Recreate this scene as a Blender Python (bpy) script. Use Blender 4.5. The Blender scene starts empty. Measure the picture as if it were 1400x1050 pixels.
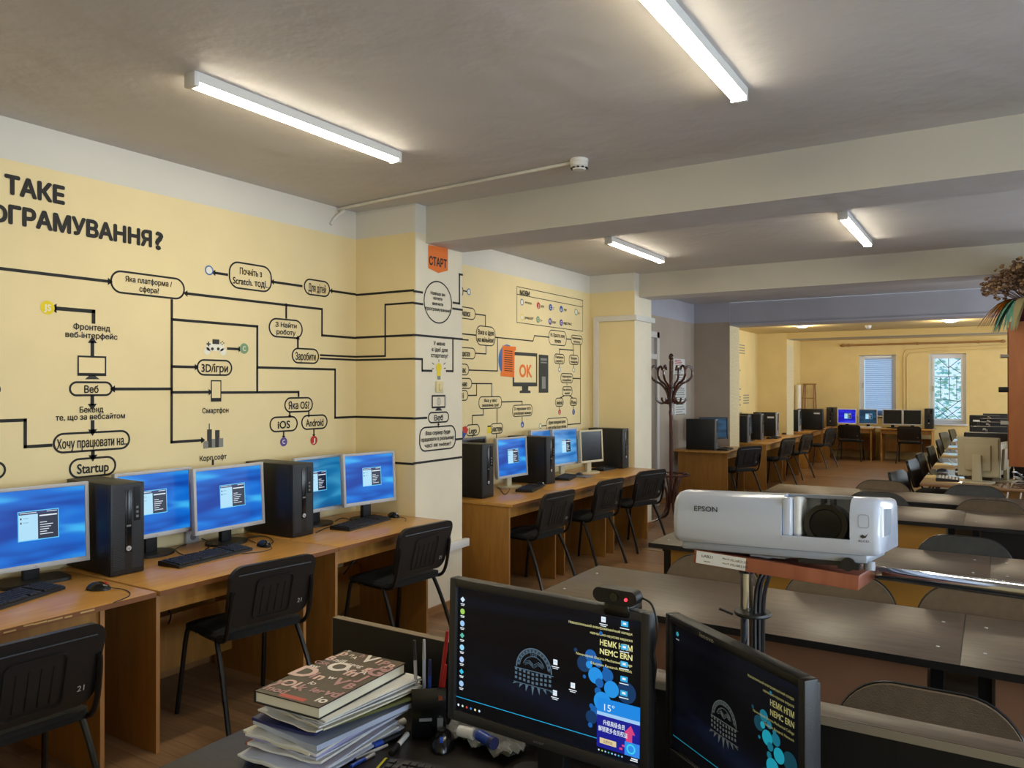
import bpy, bmesh, math, random
from mathutils import Vector, Matrix
from mathutils.geometry import delaunay_2d_cdt
random.seed(7)
R = math.radians
PI = math.pi
SC = bpy.context.scene
COL = SC.collection

# ------------------------------------------------------------------ camera, world, exposure
FPX, HY, CH = 1062.0, 529.0, 1.67
YAW = math.atan(660.0 / FPX)
cam_d = bpy.data.cameras.new('camera')
cam = bpy.data.objects.new('camera', cam_d)
COL.objects.link(cam)
cam_d.sensor_width = 36.0
cam_d.lens = FPX / 1400.0 * 36.0
cam_d.clip_start = 0.05
cam.location = (0, 0, CH)
cam.rotation_euler = (R(90) + math.atan(4 / FPX), 0, YAW)
SC.camera = cam
SC.view_settings.view_transform = 'Standard'
SC.view_settings.look = 'None'
SC.view_settings.gamma = 1.0
SC.view_settings.use_curve_mapping = False
SC.view_settings.exposure = 0.0
LAMP = 64.0          # radiance of the ceiling tubes
SKY = 1.25           # radiance of the daylight outside
w = bpy.data.worlds.new('daylight')
SC.world = w
w.use_nodes = True
bg = w.node_tree.nodes['Background']
bg.inputs[0].default_value = (0.66, 0.86, 1.0, 1)
bg.inputs[1].default_value = SKY
try:
    SC.cycles.use_denoising = True
    SC.cycles.max_bounces = 7
    SC.cycles.diffuse_bounces = 4
    SC.cycles.caustics_reflective = False
    SC.cycles.caustics_refractive = False
    SC.cycles.sample_clamp_indirect = 6.0
except Exception:
    pass

# daylight entering through the windows of the right wall (just outside the glass)
XR = 3.6
RW = [(y0, y0 + 2.2, 0.9, 2.45) for y0 in (1.0, 5.5, 9.3, 13.1, 17.2, -1.3)]
DAY = (120, 130, 200, 150, 190, 170)
for (a0, a1, z0, z1), pw in zip(RW, DAY):
    l = bpy.data.lights.new('window_daylight', 'AREA'); l.shape = 'RECTANGLE'; l.size = a1 - a0; l.size_y = z1 - z0
    l.energy = pw; l.color = (.80, .89, 1.0)
    o = bpy.data.objects.new('window_daylight', l); COL.objects.link(o); o.location = (XR + .33, (a0 + a1) / 2, (z0 + z1) / 2); o.rotation_euler = (R(90), 0, R(90))

# pixel of the 1400x1050 photograph -> point on a known plane of the real room
_F = Vector((-math.sin(YAW), math.cos(YAW), 0)); _R = Vector((math.cos(YAW), math.sin(YAW), 0)); _U = Vector((0, 0, 1))
_C = Vector((0, 0, CH))
def ray(x, y): return _F + _R * ((x - 700) / FPX) + _U * ((HY - y) / FPX)
def az(x, y, z): q = ray(x, y); return _C + q * ((z - CH) / q.z)
def ax(x, y, X): q = ray(x, y); return _C + q * (X / q.x)
def ay(x, y, Y): q = ray(x, y); return _C + q * (Y / q.y)

# ------------------------------------------------------------------ materials
def lin(h):
    if isinstance(h, str):
        c = [int(h[i:i + 2], 16) / 255 for i in (0, 2, 4)]
        return tuple((v / 12.92 if v <= .04045 else ((v + .055) / 1.055) ** 2.4) for v in c)
    return tuple(h)
MATS = {}
def mat(name, col, rough=.5, metal=0, var=0, scale=8, bump=0, bscale=60, spec=.5, emit=None, estr=1, coat=0, stretch=None, bdist=.01):
    if name in MATS: return MATS[name]
    m = bpy.data.materials.new(name); m.use_nodes = True
    nt = m.node_tree; b = nt.nodes['Principled BSDF']
    c = lin(col)
    b.inputs['Base Color'].default_value = (*c, 1)
    b.inputs['Roughness'].default_value = rough
    b.inputs['Metallic'].default_value = metal
    b.inputs['Specular IOR Level'].default_value = spec
    if coat: b.inputs['Coat Weight'].default_value = coat; b.inputs['Coat Roughness'].default_value = .12
    if emit is not None:
        b.inputs['Emission Color'].default_value = (*lin(emit), 1); b.inputs['Emission Strength'].default_value = estr
    if var or bump:
        tc = nt.nodes.new('ShaderNodeTexCoord'); mp = nt.nodes.new('ShaderNodeMapping')
        nt.links.new(tc.outputs['Object'], mp.inputs[0])
        if stretch: mp.inputs['Scale'].default_value = stretch
    if var:
        n = nt.nodes.new('ShaderNodeTexNoise'); n.inputs['Scale'].default_value = scale; n.inputs['Detail'].default_value = 5
        nt.links.new(mp.outputs[0], n.inputs['Vector'])
        r = nt.nodes.new('ShaderNodeValToRGB')
        r.color_ramp.elements[0].position = .3; r.color_ramp.elements[1].position = .7
        r.color_ramp.elements[0].color = (*[v * (1 - var) for v in c], 1)
        r.color_ramp.elements[1].color = (*[min(1, v * (1 + var)) for v in c], 1)
        nt.links.new(n.outputs['Fac'], r.inputs[0]); nt.links.new(r.outputs[0], b.inputs['Base Color'])
    if bump:
        n2 = nt.nodes.new('ShaderNodeTexNoise'); n2.inputs['Scale'].default_value = bscale; n2.inputs['Detail'].default_value = 4
        nt.links.new(mp.outputs[0], n2.inputs['Vector'])
        bp = nt.nodes.new('ShaderNodeBump'); bp.inputs['Strength'].default_value = bump; bp.inputs['Distance'].default_value = bdist
        nt.links.new(n2.outputs['Fac'], bp.inputs['Height']); nt.links.new(bp.outputs[0], b.inputs['Normal'])
    MATS[name] = m
    return m
def wood(name, c1, c2, rough=.4, stretch=(1, 12, 1), coat=0, scale=6):
    if name in MATS: return MATS[name]
    m = bpy.data.materials.new(name); m.use_nodes = True
    nt = m.node_tree; b = nt.nodes['Principled BSDF']; b.inputs['Roughness'].default_value = rough
    if coat: b.inputs['Coat Weight'].default_value = coat; b.inputs['Coat Roughness'].default_value = .15 if coat < 1 else .04
    tc = nt.nodes.new('ShaderNodeTexCoord'); mp = nt.nodes.new('ShaderNodeMapping'); mp.inputs['Scale'].default_value = stretch
    nt.links.new(tc.outputs['Object'], mp.inputs[0])
    n = nt.nodes.new('ShaderNodeTexNoise'); n.inputs['Scale'].default_value = scale; n.inputs['Detail'].default_value = 6; n.inputs['Distortion'].default_value = .6
    nt.links.new(mp.outputs[0], n.inputs['Vector'])
    r = nt.nodes.new('ShaderNodeValToRGB'); r.color_ramp.elements[0].position = .3; r.color_ramp.elements[1].position = .72
    r.color_ramp.elements[0].color = (*lin(c1), 1); r.color_ramp.elements[1].color = (*lin(c2), 1)
    nt.links.new(n.outputs['Fac'], r.inputs[0]); nt.links.new(r.outputs[0], b.inputs['Base Color'])
    MATS[name] = m
    return m
def glow(name, col, s=1.0):
    if name in MATS: return MATS[name]
    m = bpy.data.materials.new(name); m.use_nodes = True
    b = m.node_tree.nodes['Principled BSDF']
    b.inputs['Base Color'].default_value = (.01, .01, .01, 1); b.inputs['Roughness'].default_value = .3
    b.inputs['Emission Color'].default_value = (*lin(col), 1); b.inputs['Emission Strength'].default_value = s
    MATS[name] = m
    return m
def wallpaper(name, c0, c1, c2, s=1.0, seed=0.0):
    # glowing desktop wallpaper: soft blue beams
    m = bpy.data.materials.new(name); m.use_nodes = True
    nt = m.node_tree; b = nt.nodes['Principled BSDF']
    b.inputs['Base Color'].default_value = (.008, .008, .01, 1); b.inputs['Roughness'].default_value = .3; b.inputs['Specular IOR Level'].default_value = .22
    tc = nt.nodes.new('ShaderNodeTexCoord'); mp = nt.nodes.new('ShaderNodeMapping')
    mp.inputs['Scale'].default_value = (.55, .3, 2.4); mp.inputs['Rotation'].default_value = (0, R(35), 0); mp.inputs['Location'].default_value = (seed, 0, 0)
    nt.links.new(tc.outputs['Generated'], mp.inputs[0])
    n = nt.nodes.new('ShaderNodeTexNoise'); n.inputs['Scale'].default_value = 1.6; n.inputs['Detail'].default_value = .8; n.inputs['Distortion'].default_value = .9
    nt.links.new(mp.outputs[0], n.inputs['Vector'])
    r = nt.nodes.new('ShaderNodeValToRGB')
    r.color_ramp.elements[0].position = .3; r.color_ramp.elements[1].position = .75
    r.color_ramp.elements[0].color = (*lin(c0), 1); r.color_ramp.elements[1].color = (*lin(c2), 1)
    e = r.color_ramp.elements.new(.52); e.color = (*lin(c1), 1)
    nt.links.new(n.outputs['Fac'], r.inputs[0]); nt.links.new(r.outputs[0], b.inputs['Emission Color'])
    b.inputs['Emission Strength'].default_value = s
    MATS[name] = m
    return m

M_ceil = mat('ceiling_whitewash', 'CBC8C8', .7, var=.05, scale=1.4, bump=.8, bscale=4.5, bdist=.015)
M_white = mat('upper_wall_white', 'D6D2C8', .8, var=.03, scale=2, bump=.15, bscale=14)
M_beam = mat('beam_cream_paint', 'C2BCAE', .8, var=.04, scale=2, bump=.2, bscale=10)
M_yellow = mat('yellow_wall_paint', 'E6D3A2', .75, var=.03, scale=3, bump=.12, bscale=18)
M_yellow2 = mat('deeper_yellow_paint', 'DFC88C', .75, var=.04, scale=3, bump=.12, bscale=18)
M_cream = mat('cream_pillar_paint', 'E4D8BE', .7, var=.05, scale=3, bump=.12, bscale=15)
M_mauve = mat('grey_mauve_paint', 'B6A592', .8, var=.04, scale=3, bump=.1, bscale=18)
M_lilac = mat('lilac_white_paint', 'B9B6BD', .8, var=.03, scale=3)
M_plaster = mat('rough_plaster', 'D9C9A0', .9, var=.18, scale=40, bump=1.0, bscale=45)
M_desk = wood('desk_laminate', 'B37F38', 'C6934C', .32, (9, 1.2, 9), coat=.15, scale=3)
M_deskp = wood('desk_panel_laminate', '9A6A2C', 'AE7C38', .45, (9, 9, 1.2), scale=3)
M_deske = mat('desk_edge_banding', '7A4A22', .5)
M_chip = mat('chipboard_core', 'C9A46A', .9)
M_wenge = wood('wenge_tabletop', '3F332A', '5C4D3E', .38, (2, 16, 2), scale=5)
M_wedge = mat('black_table_edge', '0E0C0C', .45)
M_panlit = mat('lit_ochre_panel', 'A9772B', .55, var=.06, scale=6)  # table panel with the light on the middle rows put into its colour
M_panshade = mat('shaded_brown_panel', '7B5840', .55, var=.08, scale=6)  # same panel darkened for the shade under the nearest row
M_blackp = wood('black_panel', '0B0A0A', '171415', .4, (14, 14, 1), scale=4)
M_blk = mat('black_plastic', '141416', .45, bump=.08, bscale=300)
M_blk2 = mat('black_gloss_plastic', '0C0C0E', .22)
M_chair = mat('black_chair_plastic', '1B1A1A', .38, bump=.1, bscale=400)
M_seatf = mat('black_seat_fabric', '121213', .9, bump=.2, bscale=300)
M_frame = mat('black_chair_tube', '0D0E10', .3)
M_brownf = mat('brown_grey_fabric', '5B4B37', .9, var=.12, scale=30, bump=.4, bscale=260)
M_greyf = mat('dark_grey_fabric', '3C3B38', .9, var=.1, scale=30, bump=.4, bscale=260)
M_silver = mat('silver_plastic', 'B4B3B4', .4)
M_beige = mat('beige_plastic', 'C9BE9F', .5)
M_whitep = mat('white_plastic', 'DDDBD6', .35)
M_proj = mat('projector_white', 'CBD3E4', .22, coat=.3)
M_projg = mat('projector_grey', '979EAA', .4)
M_chrome = mat('chrome', 'C8CAD0', .12, metal=1)
M_key = mat('key_black', '1D1D1F', .5)
M_cherry = wood('cherry_board', '8A4A32', 'A05C40', .35, (14, 2, 2), coat=.2, scale=3)
M_alder = wood('orange_cabinet_board', '9A5A33', 'AE6B3F', .45, (3, 3, 1), scale=3)
M_bent = wood('dark_red_bentwood', '30140D', '4E2517', .25, (6, 6, 1), coat=.3, scale=4)
M_pale = mat('pale_wood', '9A7040', .6, var=.1)
M_paper = mat('white_paper', 'E2E0DA', .8)
M_ink = mat('mural_black_paint', '16130F', .7)
M_orange = mat('mural_orange', 'E2711F', .7)
M_mwhite = mat('mural_white', 'E6E2D2', .7)
M_mgrey = mat('mural_grey', '85837A', .7)
M_mblue = mat('mural_blue', '3F6FA8', .7)
M_mdkblue = mat('mural_dark_blue', '34549A', .7)
M_mred = mat('mural_red', 'C2362E', .7)
M_mviolet = mat('mural_violet', '5A4C92', .7)
M_mgreen = mat('mural_green', '7C9A72', .7)
M_myel = mat('mural_yellow', 'E6CB1E', .7)
M_mdark = mat('mural_dark_grey', '33332F', .7)
M_red = mat('red_plastic', 'B3261E', .35)
M_bluep = mat('blue_plastic', '1F45A8', .35)
M_lens = mat('lens_glass', '05060A', .05, spec=.9)
M_grey = mat('mid_grey_plastic', '6E6E70', .5)
M_ylnote = mat('yellow_note', 'D9D326', .7)
M_lilacp = mat('lilac_paper', 'A9A3CF', .7)
M_navy = mat('navy_folder', '252A5E', .5)
M_olive = mat('olive_folder', '5F6030', .6)
M_sleeve = mat('glossy_sleeve', 'B9C3DC', .15, coat=.4)
M_cloth = mat('grey_cloth', '8E8C87', .85)
M_metal = mat('strip_metal', 'C9B79A', .35, metal=.8)
M_tubeglow = glow('tube_diffuser', (1.0, .90, .68), LAMP)
M_down = glow('downlight_glow', (1.0, .88, .66), 45)

# floor: laminate planks running across the room
def floor_material():
    m = bpy.data.materials.new('floor_laminate'); m.use_nodes = True
    nt = m.node_tree; b = nt.nodes['Principled BSDF']; b.inputs['Roughness'].default_value = .32
    tc = nt.nodes.new('ShaderNodeTexCoord')
    br = nt.nodes.new('ShaderNodeTexBrick'); br.inputs['Scale'].default_value = 1
    br.inputs['Brick Width'].default_value = 1.25; br.inputs['Row Height'].default_value = .095; br.inputs['Mortar Size'].default_value = .0012
    br.inputs['Color1'].default_value = (*lin('86684C'), 1); br.inputs['Color2'].default_value = (*lin('A2805E'), 1); br.inputs['Mortar'].default_value = (*lin('4A2E1A'), 1)
    br.offset = .37
    nt.links.new(tc.outputs['Object'], br.inputs['Vector'])
    mp = nt.nodes.new('ShaderNodeMapping'); mp.inputs['Scale'].default_value = (1.2, 14, 1); nt.links.new(tc.outputs['Object'], mp.inputs[0])
    n = nt.nodes.new('ShaderNodeTexNoise'); n.inputs['Scale'].default_value = 3; n.inputs['Detail'].default_value = 6; nt.links.new(mp.outputs[0], n.inputs['Vector'])
    r = nt.nodes.new('ShaderNodeValToRGB'); r.color_ramp.elements[0].position = .3; r.color_ramp.elements[1].position = .7
    r.color_ramp.elements[0].color = (.62, .58, .55, 1); r.color_ramp.elements[1].color = (1.05, 1.02, 1, 1)
    nt.links.new(n.outputs['Fac'], r.inputs[0])
    mx = nt.nodes.new('ShaderNodeMix'); mx.data_type = 'RGBA'; mx.blend_type = 'MULTIPLY'; mx.inputs[0].default_value = .8
    nt.links.new(br.outputs['Color'], mx.inputs[6]); nt.links.new(r.outputs[0], mx.inputs[7]); nt.links.new(mx.outputs[2], b.inputs['Base Color'])
    return m
M_floor = floor_material()
def glass_material():
    m = bpy.data.materials.new('window_glass'); m.use_nodes = True
    nt = m.node_tree; nt.nodes.clear()
    o = nt.nodes.new('ShaderNodeOutputMaterial'); t = nt.nodes.new('ShaderNodeBsdfTransparent'); g = nt.nodes.new('ShaderNodeBsdfGlossy'); g.inputs['Roughness'].default_value = .05
    x = nt.nodes.new('ShaderNodeMixShader'); x.inputs[0].default_value = .06
    t.inputs[0].default_value = (.95, .98, 1, 1)
    nt.links.new(t.outputs[0], x.inputs[1]); nt.links.new(g.outputs[0], x.inputs[2]); nt.links.new(x.outputs[0], o.inputs[0])
    return m
M_glass = glass_material()

# ------------------------------------------------------------------ mesh builder
class MB:
    def __init__(s): s.v = []; s.f = []; s.m = []; s.mats = []
    def mi(s, m):
        if m not in s.mats: s.mats.append(m)
        return s.mats.index(m)
    def add(s, vs, fs, m, X=None):
        k = len(s.v); i = s.mi(m)
        s.v += [tuple(X @ Vector(q)) if X is not None else tuple(q) for q in vs]
        for f in fs: s.f.append([a + k for a in f]); s.m.append(i)
        return s
    def box(s, c, d, m, X=None, bev=0, seg=2):
        if bev <= 0:
            a, b, e = d[0] / 2, d[1] / 2, d[2] / 2
            vs = [(c[0] + x * a, c[1] + y * b, c[2] + z * e) for x in (-1, 1) for y in (-1, 1) for z in (-1, 1)]
            fs = [(0, 1, 3, 2), (4, 6, 7, 5), (0, 4, 5, 1), (2, 3, 7, 6), (0, 2, 6, 4), (1, 5, 7, 3)]
            return s.add(vs, fs, m, X)
        bm = bmesh.new(); bmesh.ops.create_cube(bm, size=1)
        for q in bm.verts: q.co = Vector((q.co.x * d[0], q.co.y * d[1], q.co.z * d[2]))
        bmesh.ops.bevel(bm, geom=bm.edges[:], offset=min(bev, min(d) * .49), segments=seg, affect='EDGES', profile=.5)
        bm.verts.index_update()
        vs = [tuple(q.co + Vector(c)) for q in bm.verts]; fs = [[q.index for q in f.verts] for f in bm.faces]
        bm.free()
        return s.add(vs, fs, m, X)
    def bx(s, x0, x1, y0, y1, z0, z1, m, X=None, bev=0):
        return s.box(((x0 + x1) / 2, (y0 + y1) / 2, (z0 + z1) / 2), (abs(x1 - x0), abs(y1 - y0), abs(z1 - z0)), m, X, bev)
    def cyl(s, p0, p1, r, m, n=14, r2=None, X=None):
        p0, p1 = Vector(p0), Vector(p1); d = (p1 - p0).normalized()
        a = d.orthogonal().normalized(); b = d.cross(a); r2 = r if r2 is None else r2
        vs = []
        for p, q in ((p0, r), (p1, r2)):
            vs += [p + (a * math.cos(2 * PI * i / n) + b * math.sin(2 * PI * i / n)) * q for i in range(n)]
        fs = [(i, (i + 1) % n, n + (i + 1) % n, n + i) for i in range(n)] + [tuple(range(n - 1, -1, -1)), tuple(range(n, 2 * n))]
        return s.add(vs, fs, m, X)
    def tube(s, pts, r, m, n=8, smooth=0, X=None, flat=None):
        pts = [Vector(p) for p in pts]
        if smooth: pts = catmull(pts, smooth)
        rr = r if isinstance(r, (list, tuple)) else [r] * len(pts)
        if len(rr) != len(pts): rr = [rr[0] + (rr[-1] - rr[0]) * i / (len(pts) - 1) for i in range(len(pts))]
        vs = []; a = None
        for i, p in enumerate(pts):
            t = (pts[min(i + 1, len(pts) - 1)] - pts[max(i - 1, 0)])
            if t.length < 1e-9: t = Vector((0, 0, 1))
            t.normalize()
            a = t.orthogonal().normalized() if a is None else (a - t * a.dot(t))
            if a.length < 1e-6: a = t.orthogonal()
            a.normalize(); b = t.cross(a)
            vs += [p + (a * math.cos(2 * PI * k / n) + b * math.sin(2 * PI * k / n)) * rr[i] for k in range(n)]
        L = len(pts)
        fs = [(i * n + k, i * n + (k + 1) % n, (i + 1) * n + (k + 1) % n, (i + 1) * n + k) for i in range(L - 1) for k in range(n)]
        fs += [tuple(range(n - 1, -1, -1)), tuple(range((L - 1) * n, L * n))]
        return s.add(vs, fs, m, X)
    def prism(s, poly, h0, h1, m, X=None, mcap=None):
        # polygon in local xy, extruded along local z
        n = len(poly)
        vs = [(p[0], p[1], h0) for p in poly] + [(p[0], p[1], h1) for p in poly]
        s.add(vs, [(i, (i + 1) % n, n + (i + 1) % n, n + i) for i in range(n)], m, X)
        s.add(vs, [tuple(range(n - 1, -1, -1)), tuple(range(n, 2 * n))], mcap or m, X)
        return s
    def poly(s, pts, m, X=None): return s.add([(p[0], p[1], p[2] if len(p) > 2 else 0) for p in pts], [tuple(range(len(pts)))], m, X)
    def lathe(s, prof, m, c=(0, 0, 0), n=20, X=None):
        vs = []
        for r, z in prof: vs += [(c[0] + r * math.cos(2 * PI * i / n), c[1] + r * math.sin(2 * PI * i / n), c[2] + z) for i in range(n)]
        L = len(prof)
        fs = [(j * n + i, j * n + (i + 1) % n, (j + 1) * n + (i + 1) % n, (j + 1) * n + i) for j in range(L - 1) for i in range(n)]
        fs += [tuple(range(n - 1, -1, -1)), tuple(range((L - 1) * n, L * n))]
        return s.add(vs, fs, m, X)
    def ell(s, c, r, m, n=14, X=None, zmin=-1):
        vs = []; k = n // 2
        for j in range(k + 1):
            t = -PI / 2 + PI * j / k
            z = max(zmin, math.sin(t))
            q = max(math.cos(t), .001)
            vs += [(c[0] + r[0] * q * math.cos(2 * PI * i / n), c[1] + r[1] * q * math.sin(2 * PI * i / n), c[2] + r[2] * z) for i in range(n)]
        fs = [(j * n + i, j * n + (i + 1) % n, (j + 1) * n + (i + 1) % n, (j + 1) * n + i) for j in range(k) for i in range(n)]
        return s.add(vs, fs, m, X)
    def shell(s, outline, c, fr, bk, m, rings=(1, .93, .6, .25), X=None, mb=None):
        # closed cushion-like shell from a 2d outline (x,z): fr and bk give y of the two skins
        n = len(outline); vs = []; fs = []
        for fn in (fr, bk):
            for q in rings: vs += [((c[0] + (x - c[0]) * q), fn(c[0] + (x - c[0]) * q, c[1] + (z - c[1]) * q), c[1] + (z - c[1]) * q) for x, z in outline]
            vs.append((c[0], fn(c[0], c[1]), c[1]))
        B = n * len(rings) + 1
        ff = []; fb = []
        for side, o in ((ff, 0), (fb, B)):
            for j in range(len(rings) - 1):
                for i in range(n):
                    q = (o + j * n + i, o + j * n + (i + 1) % n, o + (j + 1) * n + (i + 1) % n, o + (j + 1) * n + i)
                    side.append(q if o == 0 else q[::-1])
            for i in range(n):
                q = (o + (len(rings) - 1) * n + i, o + (len(rings) - 1) * n + (i + 1) % n, o + B - 1)
                side.append(q if o == 0 else q[::-1])
        rim = [(i, B + i, B + (i + 1) % n, (i + 1) % n) for i in range(n)]
        s.add(vs, ff + rim, m, X); s.add(vs, fb, mb or m, X)
        return s
    def text(s, t, m, X, size=1.0, width=None, height=None, align='CENTER', bold=0.0, dz=0.0, valign=None):
        # lettering in the local xy plane of X; width/height stretch it to fit
        vs, fs = text_mesh(t)
        if not vs: return s
        x0 = min(v[0] for v in vs); x1 = max(v[0] for v in vs); y1 = max(v[1] for v in vs); y0 = min(v[1] for v in vs)
        sx = width / (x1 - x0) if width else size
        sy = height / CAP if height else (sx if width else size)
        ox = {'CENTER': -(x0 + x1) / 2, 'LEFT': -x0, 'RIGHT': -x1}[align]
        oy = -(y0 + y1) / 2 if valign == 'MID' else 0
        wv = bold * (sy if not width else min(sx, sy) if height else sx)
        for k, (du, dv) in enumerate(((0, 0), (1, 0), (-1, 0), (0, 1), (0, -1), (.7, .7), (-.7, .7), (.7, -.7), (-.7, -.7)) if bold else ((0, 0),)):
            s.add([((x + ox) * sx + du * wv, (y + oy) * sy + dv * wv, dz + k * 1e-5) for x, y in vs], fs, m, X)
        return s
    def build(s, name, parent=None, world=None, kind=None, smooth=True, ang=32):
        me = bpy.data.meshes.new(name)
        vs = s.v if world is None else [tuple(Vector(q) - Vector(world)) for q in s.v]
        me.from_pydata(vs, [], s.f)
        for q in s.mats: me.materials.append(q)
        me.polygons.foreach_set('material_index', s.m)
        if smooth:
            me.polygons.foreach_set('use_smooth', [True] * len(me.polygons))
            me.set_sharp_from_angle(angle=R(ang))
        me.update()
        o = bpy.data.objects.new(name, me); COL.objects.link(o)
        if parent: o.parent = parent
        if kind: o['kind'] = kind
        return o
def catmull(p, k):
    out = []; P = [p[0]] + list(p) + [p[-1]]
    for i in range(1, len(P) - 2):
        a, b, c, d = P[i - 1], P[i], P[i + 1], P[i + 2]
        for j in range(k):
            t = j / k
            out.append(.5 * ((2 * b) + (c - a) * t + (2 * a - 5 * b + 4 * c - d) * t * t + (-a + 3 * b - 3 * c + d) * t ** 3))
    out.append(p[-1])
    return out
CAP = .73
def fill_outlines(P, nxt):
    # closed outlines -> triangles kept by the non-zero winding rule, one glyph at a time
    loops = []; seen = set()
    for a in list(nxt):
        if a in seen: continue
        L = []; c = a
        while c not in seen and c in nxt: seen.add(c); L.append(c); c = nxt[c]
        if len(L) > 2: loops.append(L)
    groups = []
    for L in loops:
        xs = [P[i][0] for i in L]; ys = [P[i][1] for i in L]; bb = [min(xs), max(xs), min(ys), max(ys)]; mem = [L]
        for g in groups[:]:
            if g[0][0] < bb[1] and bb[0] < g[0][1] and g[0][2] < bb[3] and bb[2] < g[0][3]:
                mem += g[1]; bb = [min(bb[0], g[0][0]), max(bb[1], g[0][1]), min(bb[2], g[0][2]), max(bb[3], g[0][3])]; groups.remove(g)
        groups.append((bb, mem))
    V = []; F = []
    for bb, mem in groups:
        pts = []; ed = []; rings = []
        for L in mem:
            k0 = len(pts); pts += [Vector(P[i]) for i in L]; n = len(L); ed += [(k0 + i, k0 + (i + 1) % n) for i in range(n)]; rings.append([P[i] for i in L])
        r = delaunay_2d_cdt(pts, ed, [], 0, 1e-6); vs, fs = r[0], r[2]; k0 = len(V); V += [(q.x, q.y) for q in vs]
        for f in fs:
            cx = sum(vs[i].x for i in f) / len(f); cy = sum(vs[i].y for i in f) / len(f); wn = 0
            for Q in rings:
                x0, y0 = Q[-1]
                for x1, y1 in Q:
                    if (y0 <= cy) != (y1 <= cy):
                        s_ = (x1 - x0) * (cy - y0) - (cx - x0) * (y1 - y0)
                        if y1 > y0 and s_ > 0: wn += 1
                        elif y1 < y0 and s_ < 0: wn -= 1
                    x0, y0 = x1, y1
            if wn: F.append(tuple(k0 + i for i in f))
    return V, F
_TX = {}
def text_mesh(t, bold=0.0):
    k = (t, bold)
    if k not in _TX:
        cu = bpy.data.curves.new('lettering', 'FONT'); cu.body = t; cu.resolution_u = 3; cu.fill_mode = 'NONE'; cu.offset = bold; cu.space_line = 1.05
        cu.align_x = 'CENTER'
        ob = bpy.data.objects.new('lettering', cu)
        COL.objects.link(ob)
        dg = bpy.context.evaluated_depsgraph_get(); ev = ob.evaluated_get(dg); me = ev.to_mesh()
        P = [(q.co.x, q.co.y) for q in me.vertices]; nxt = {e.vertices[0]: e.vertices[1] for e in me.edges}
        ev.to_mesh_clear(); bpy.data.objects.remove(ob); bpy.data.curves.remove(cu)
        _TX[k] = fill_outlines(P, nxt)
    return _TX[k]
def frame(o, x, y):
    # matrix whose local xy plane is spanned by x, y at o
    x = Vector(x).normalized(); y = Vector(y); y = (y - x * y.dot(x)).normalized(); z = x.cross(y)
    M = Matrix.Identity(4)
    for i, q in enumerate((x, y, z)): M[0][i], M[1][i], M[2][i] = q
    M.translation = Vector(o)
    return M
def rrect(w_, h_, r, n=6, cx=0, cy=0):
    pts = []; r = min(r, w_ / 2 - 1e-5, h_ / 2 - 1e-5)
    for qx, qy, a0 in ((1, 1, 0), (-1, 1, 90), (-1, -1, 180), (1, -1, 270)):
        for i in range(n + 1):
            a = R(a0 + 90 * i / n)
            pts.append((cx + qx * (w_ / 2 - r) + r * math.cos(a), cy + qy * (h_ / 2 - r) + r * math.sin(a)))
    return pts

def tag(o, label, cat, group=None, kind=None):
    o['label'] = label; o['category'] = cat
    if group: o['group'] = group
    if kind: o['kind'] = kind
    return o
def thing(name, label, cat, loc=(0, 0, 0), rz=0, group=None):
    o = bpy.data.objects.new(name, None); COL.objects.link(o); o.empty_display_size = .1
    o.location = loc; o.rotation_euler = (0, 0, R(rz))
    return tag(o, label, cat, group)
def dup(root, loc, rz, label, group=None, scale=None, name=None):
    def cp(o, par):
        c = o.copy(); COL.objects.link(c)
        if par: c.parent = par
        for ch in o.children: cp(ch, c)
        return c
    r = cp(root, None); r.location = loc; r.rotation_euler = (0, 0, R(rz)); r['label'] = label
    if group: r['group'] = group
    if scale: r.scale = (scale, scale, scale)
    return r
def struct(name, mb, parent=None, **k): return mb.build(name, parent, kind='structure', **k)

# ------------------------------------------------------------------ the room
XP, XW = -3.5, -4.07          # pillar face, left wall
ZY, ZC, ZB = 2.775, 2.98, 2.71  # yellow edge, ceiling, beam underside
YN, YF = -1.4, 20.0
PIL = [(4.33, 4.90), (8.29, 8.80), (12.05, 12.58), (15.95, 16.55)]
struct('floor', MB().bx(XW - .3, XR + .3, YN - .2, YF + .3, -.1, 0, M_floor))
# ceiling slabs: bays 0-2 high, bays 3-4 lower
cb = MB()
cb.bx(XW - .3, XR + .3, YN - .2, 12.05, ZC, ZC + .12, M_ceil)
struct('ceiling', cb)
struct('ceiling_2', MB().bx(XW - .3, XR + .3, 12.3, 16.0, 2.74, 2.92, mat('far_bay_ceiling', 'D8C48C', .8)))
struct('ceiling_3', MB().bx(XW - .3, XR + .3, 16.0, YF + .3, 2.79, 2.92, mat('last_bay_ceiling', 'DDC98F', .8)))
def wall_strip(name, y0, y1, mlow, mup, x=XW, zsplit=ZY, ztop=ZC):
    b = MB().bx(x - .25, x, y0, y1, 0, zsplit, mlow).bx(x - .25, x, y0, y1, zsplit, ztop, mup)
    return struct(name, b, smooth=False)
wall_left = wall_strip('wall_left', YN, PIL[0][0], M_yellow, M_white)
wall_left_2 = wall_strip('wall_left_2', PIL[0][1], PIL[1][0], M_yellow, M_white)
wall_left_3 = wall_strip('wall_left_3', PIL[1][1], PIL[2][0], M_mauve, M_lilac, zsplit=2.68)
wall_left_4 = wall_strip('wall_left_4', PIL[2][1], PIL[3][0], M_yellow2, M_yellow2, zsplit=2.5, ztop=2.8)
wall_left_5 = wall_strip('wall_left_5', PIL[3][1], YF, M_yellow2, M_yellow2, zsplit=2.5, ztop=2.79)
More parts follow.
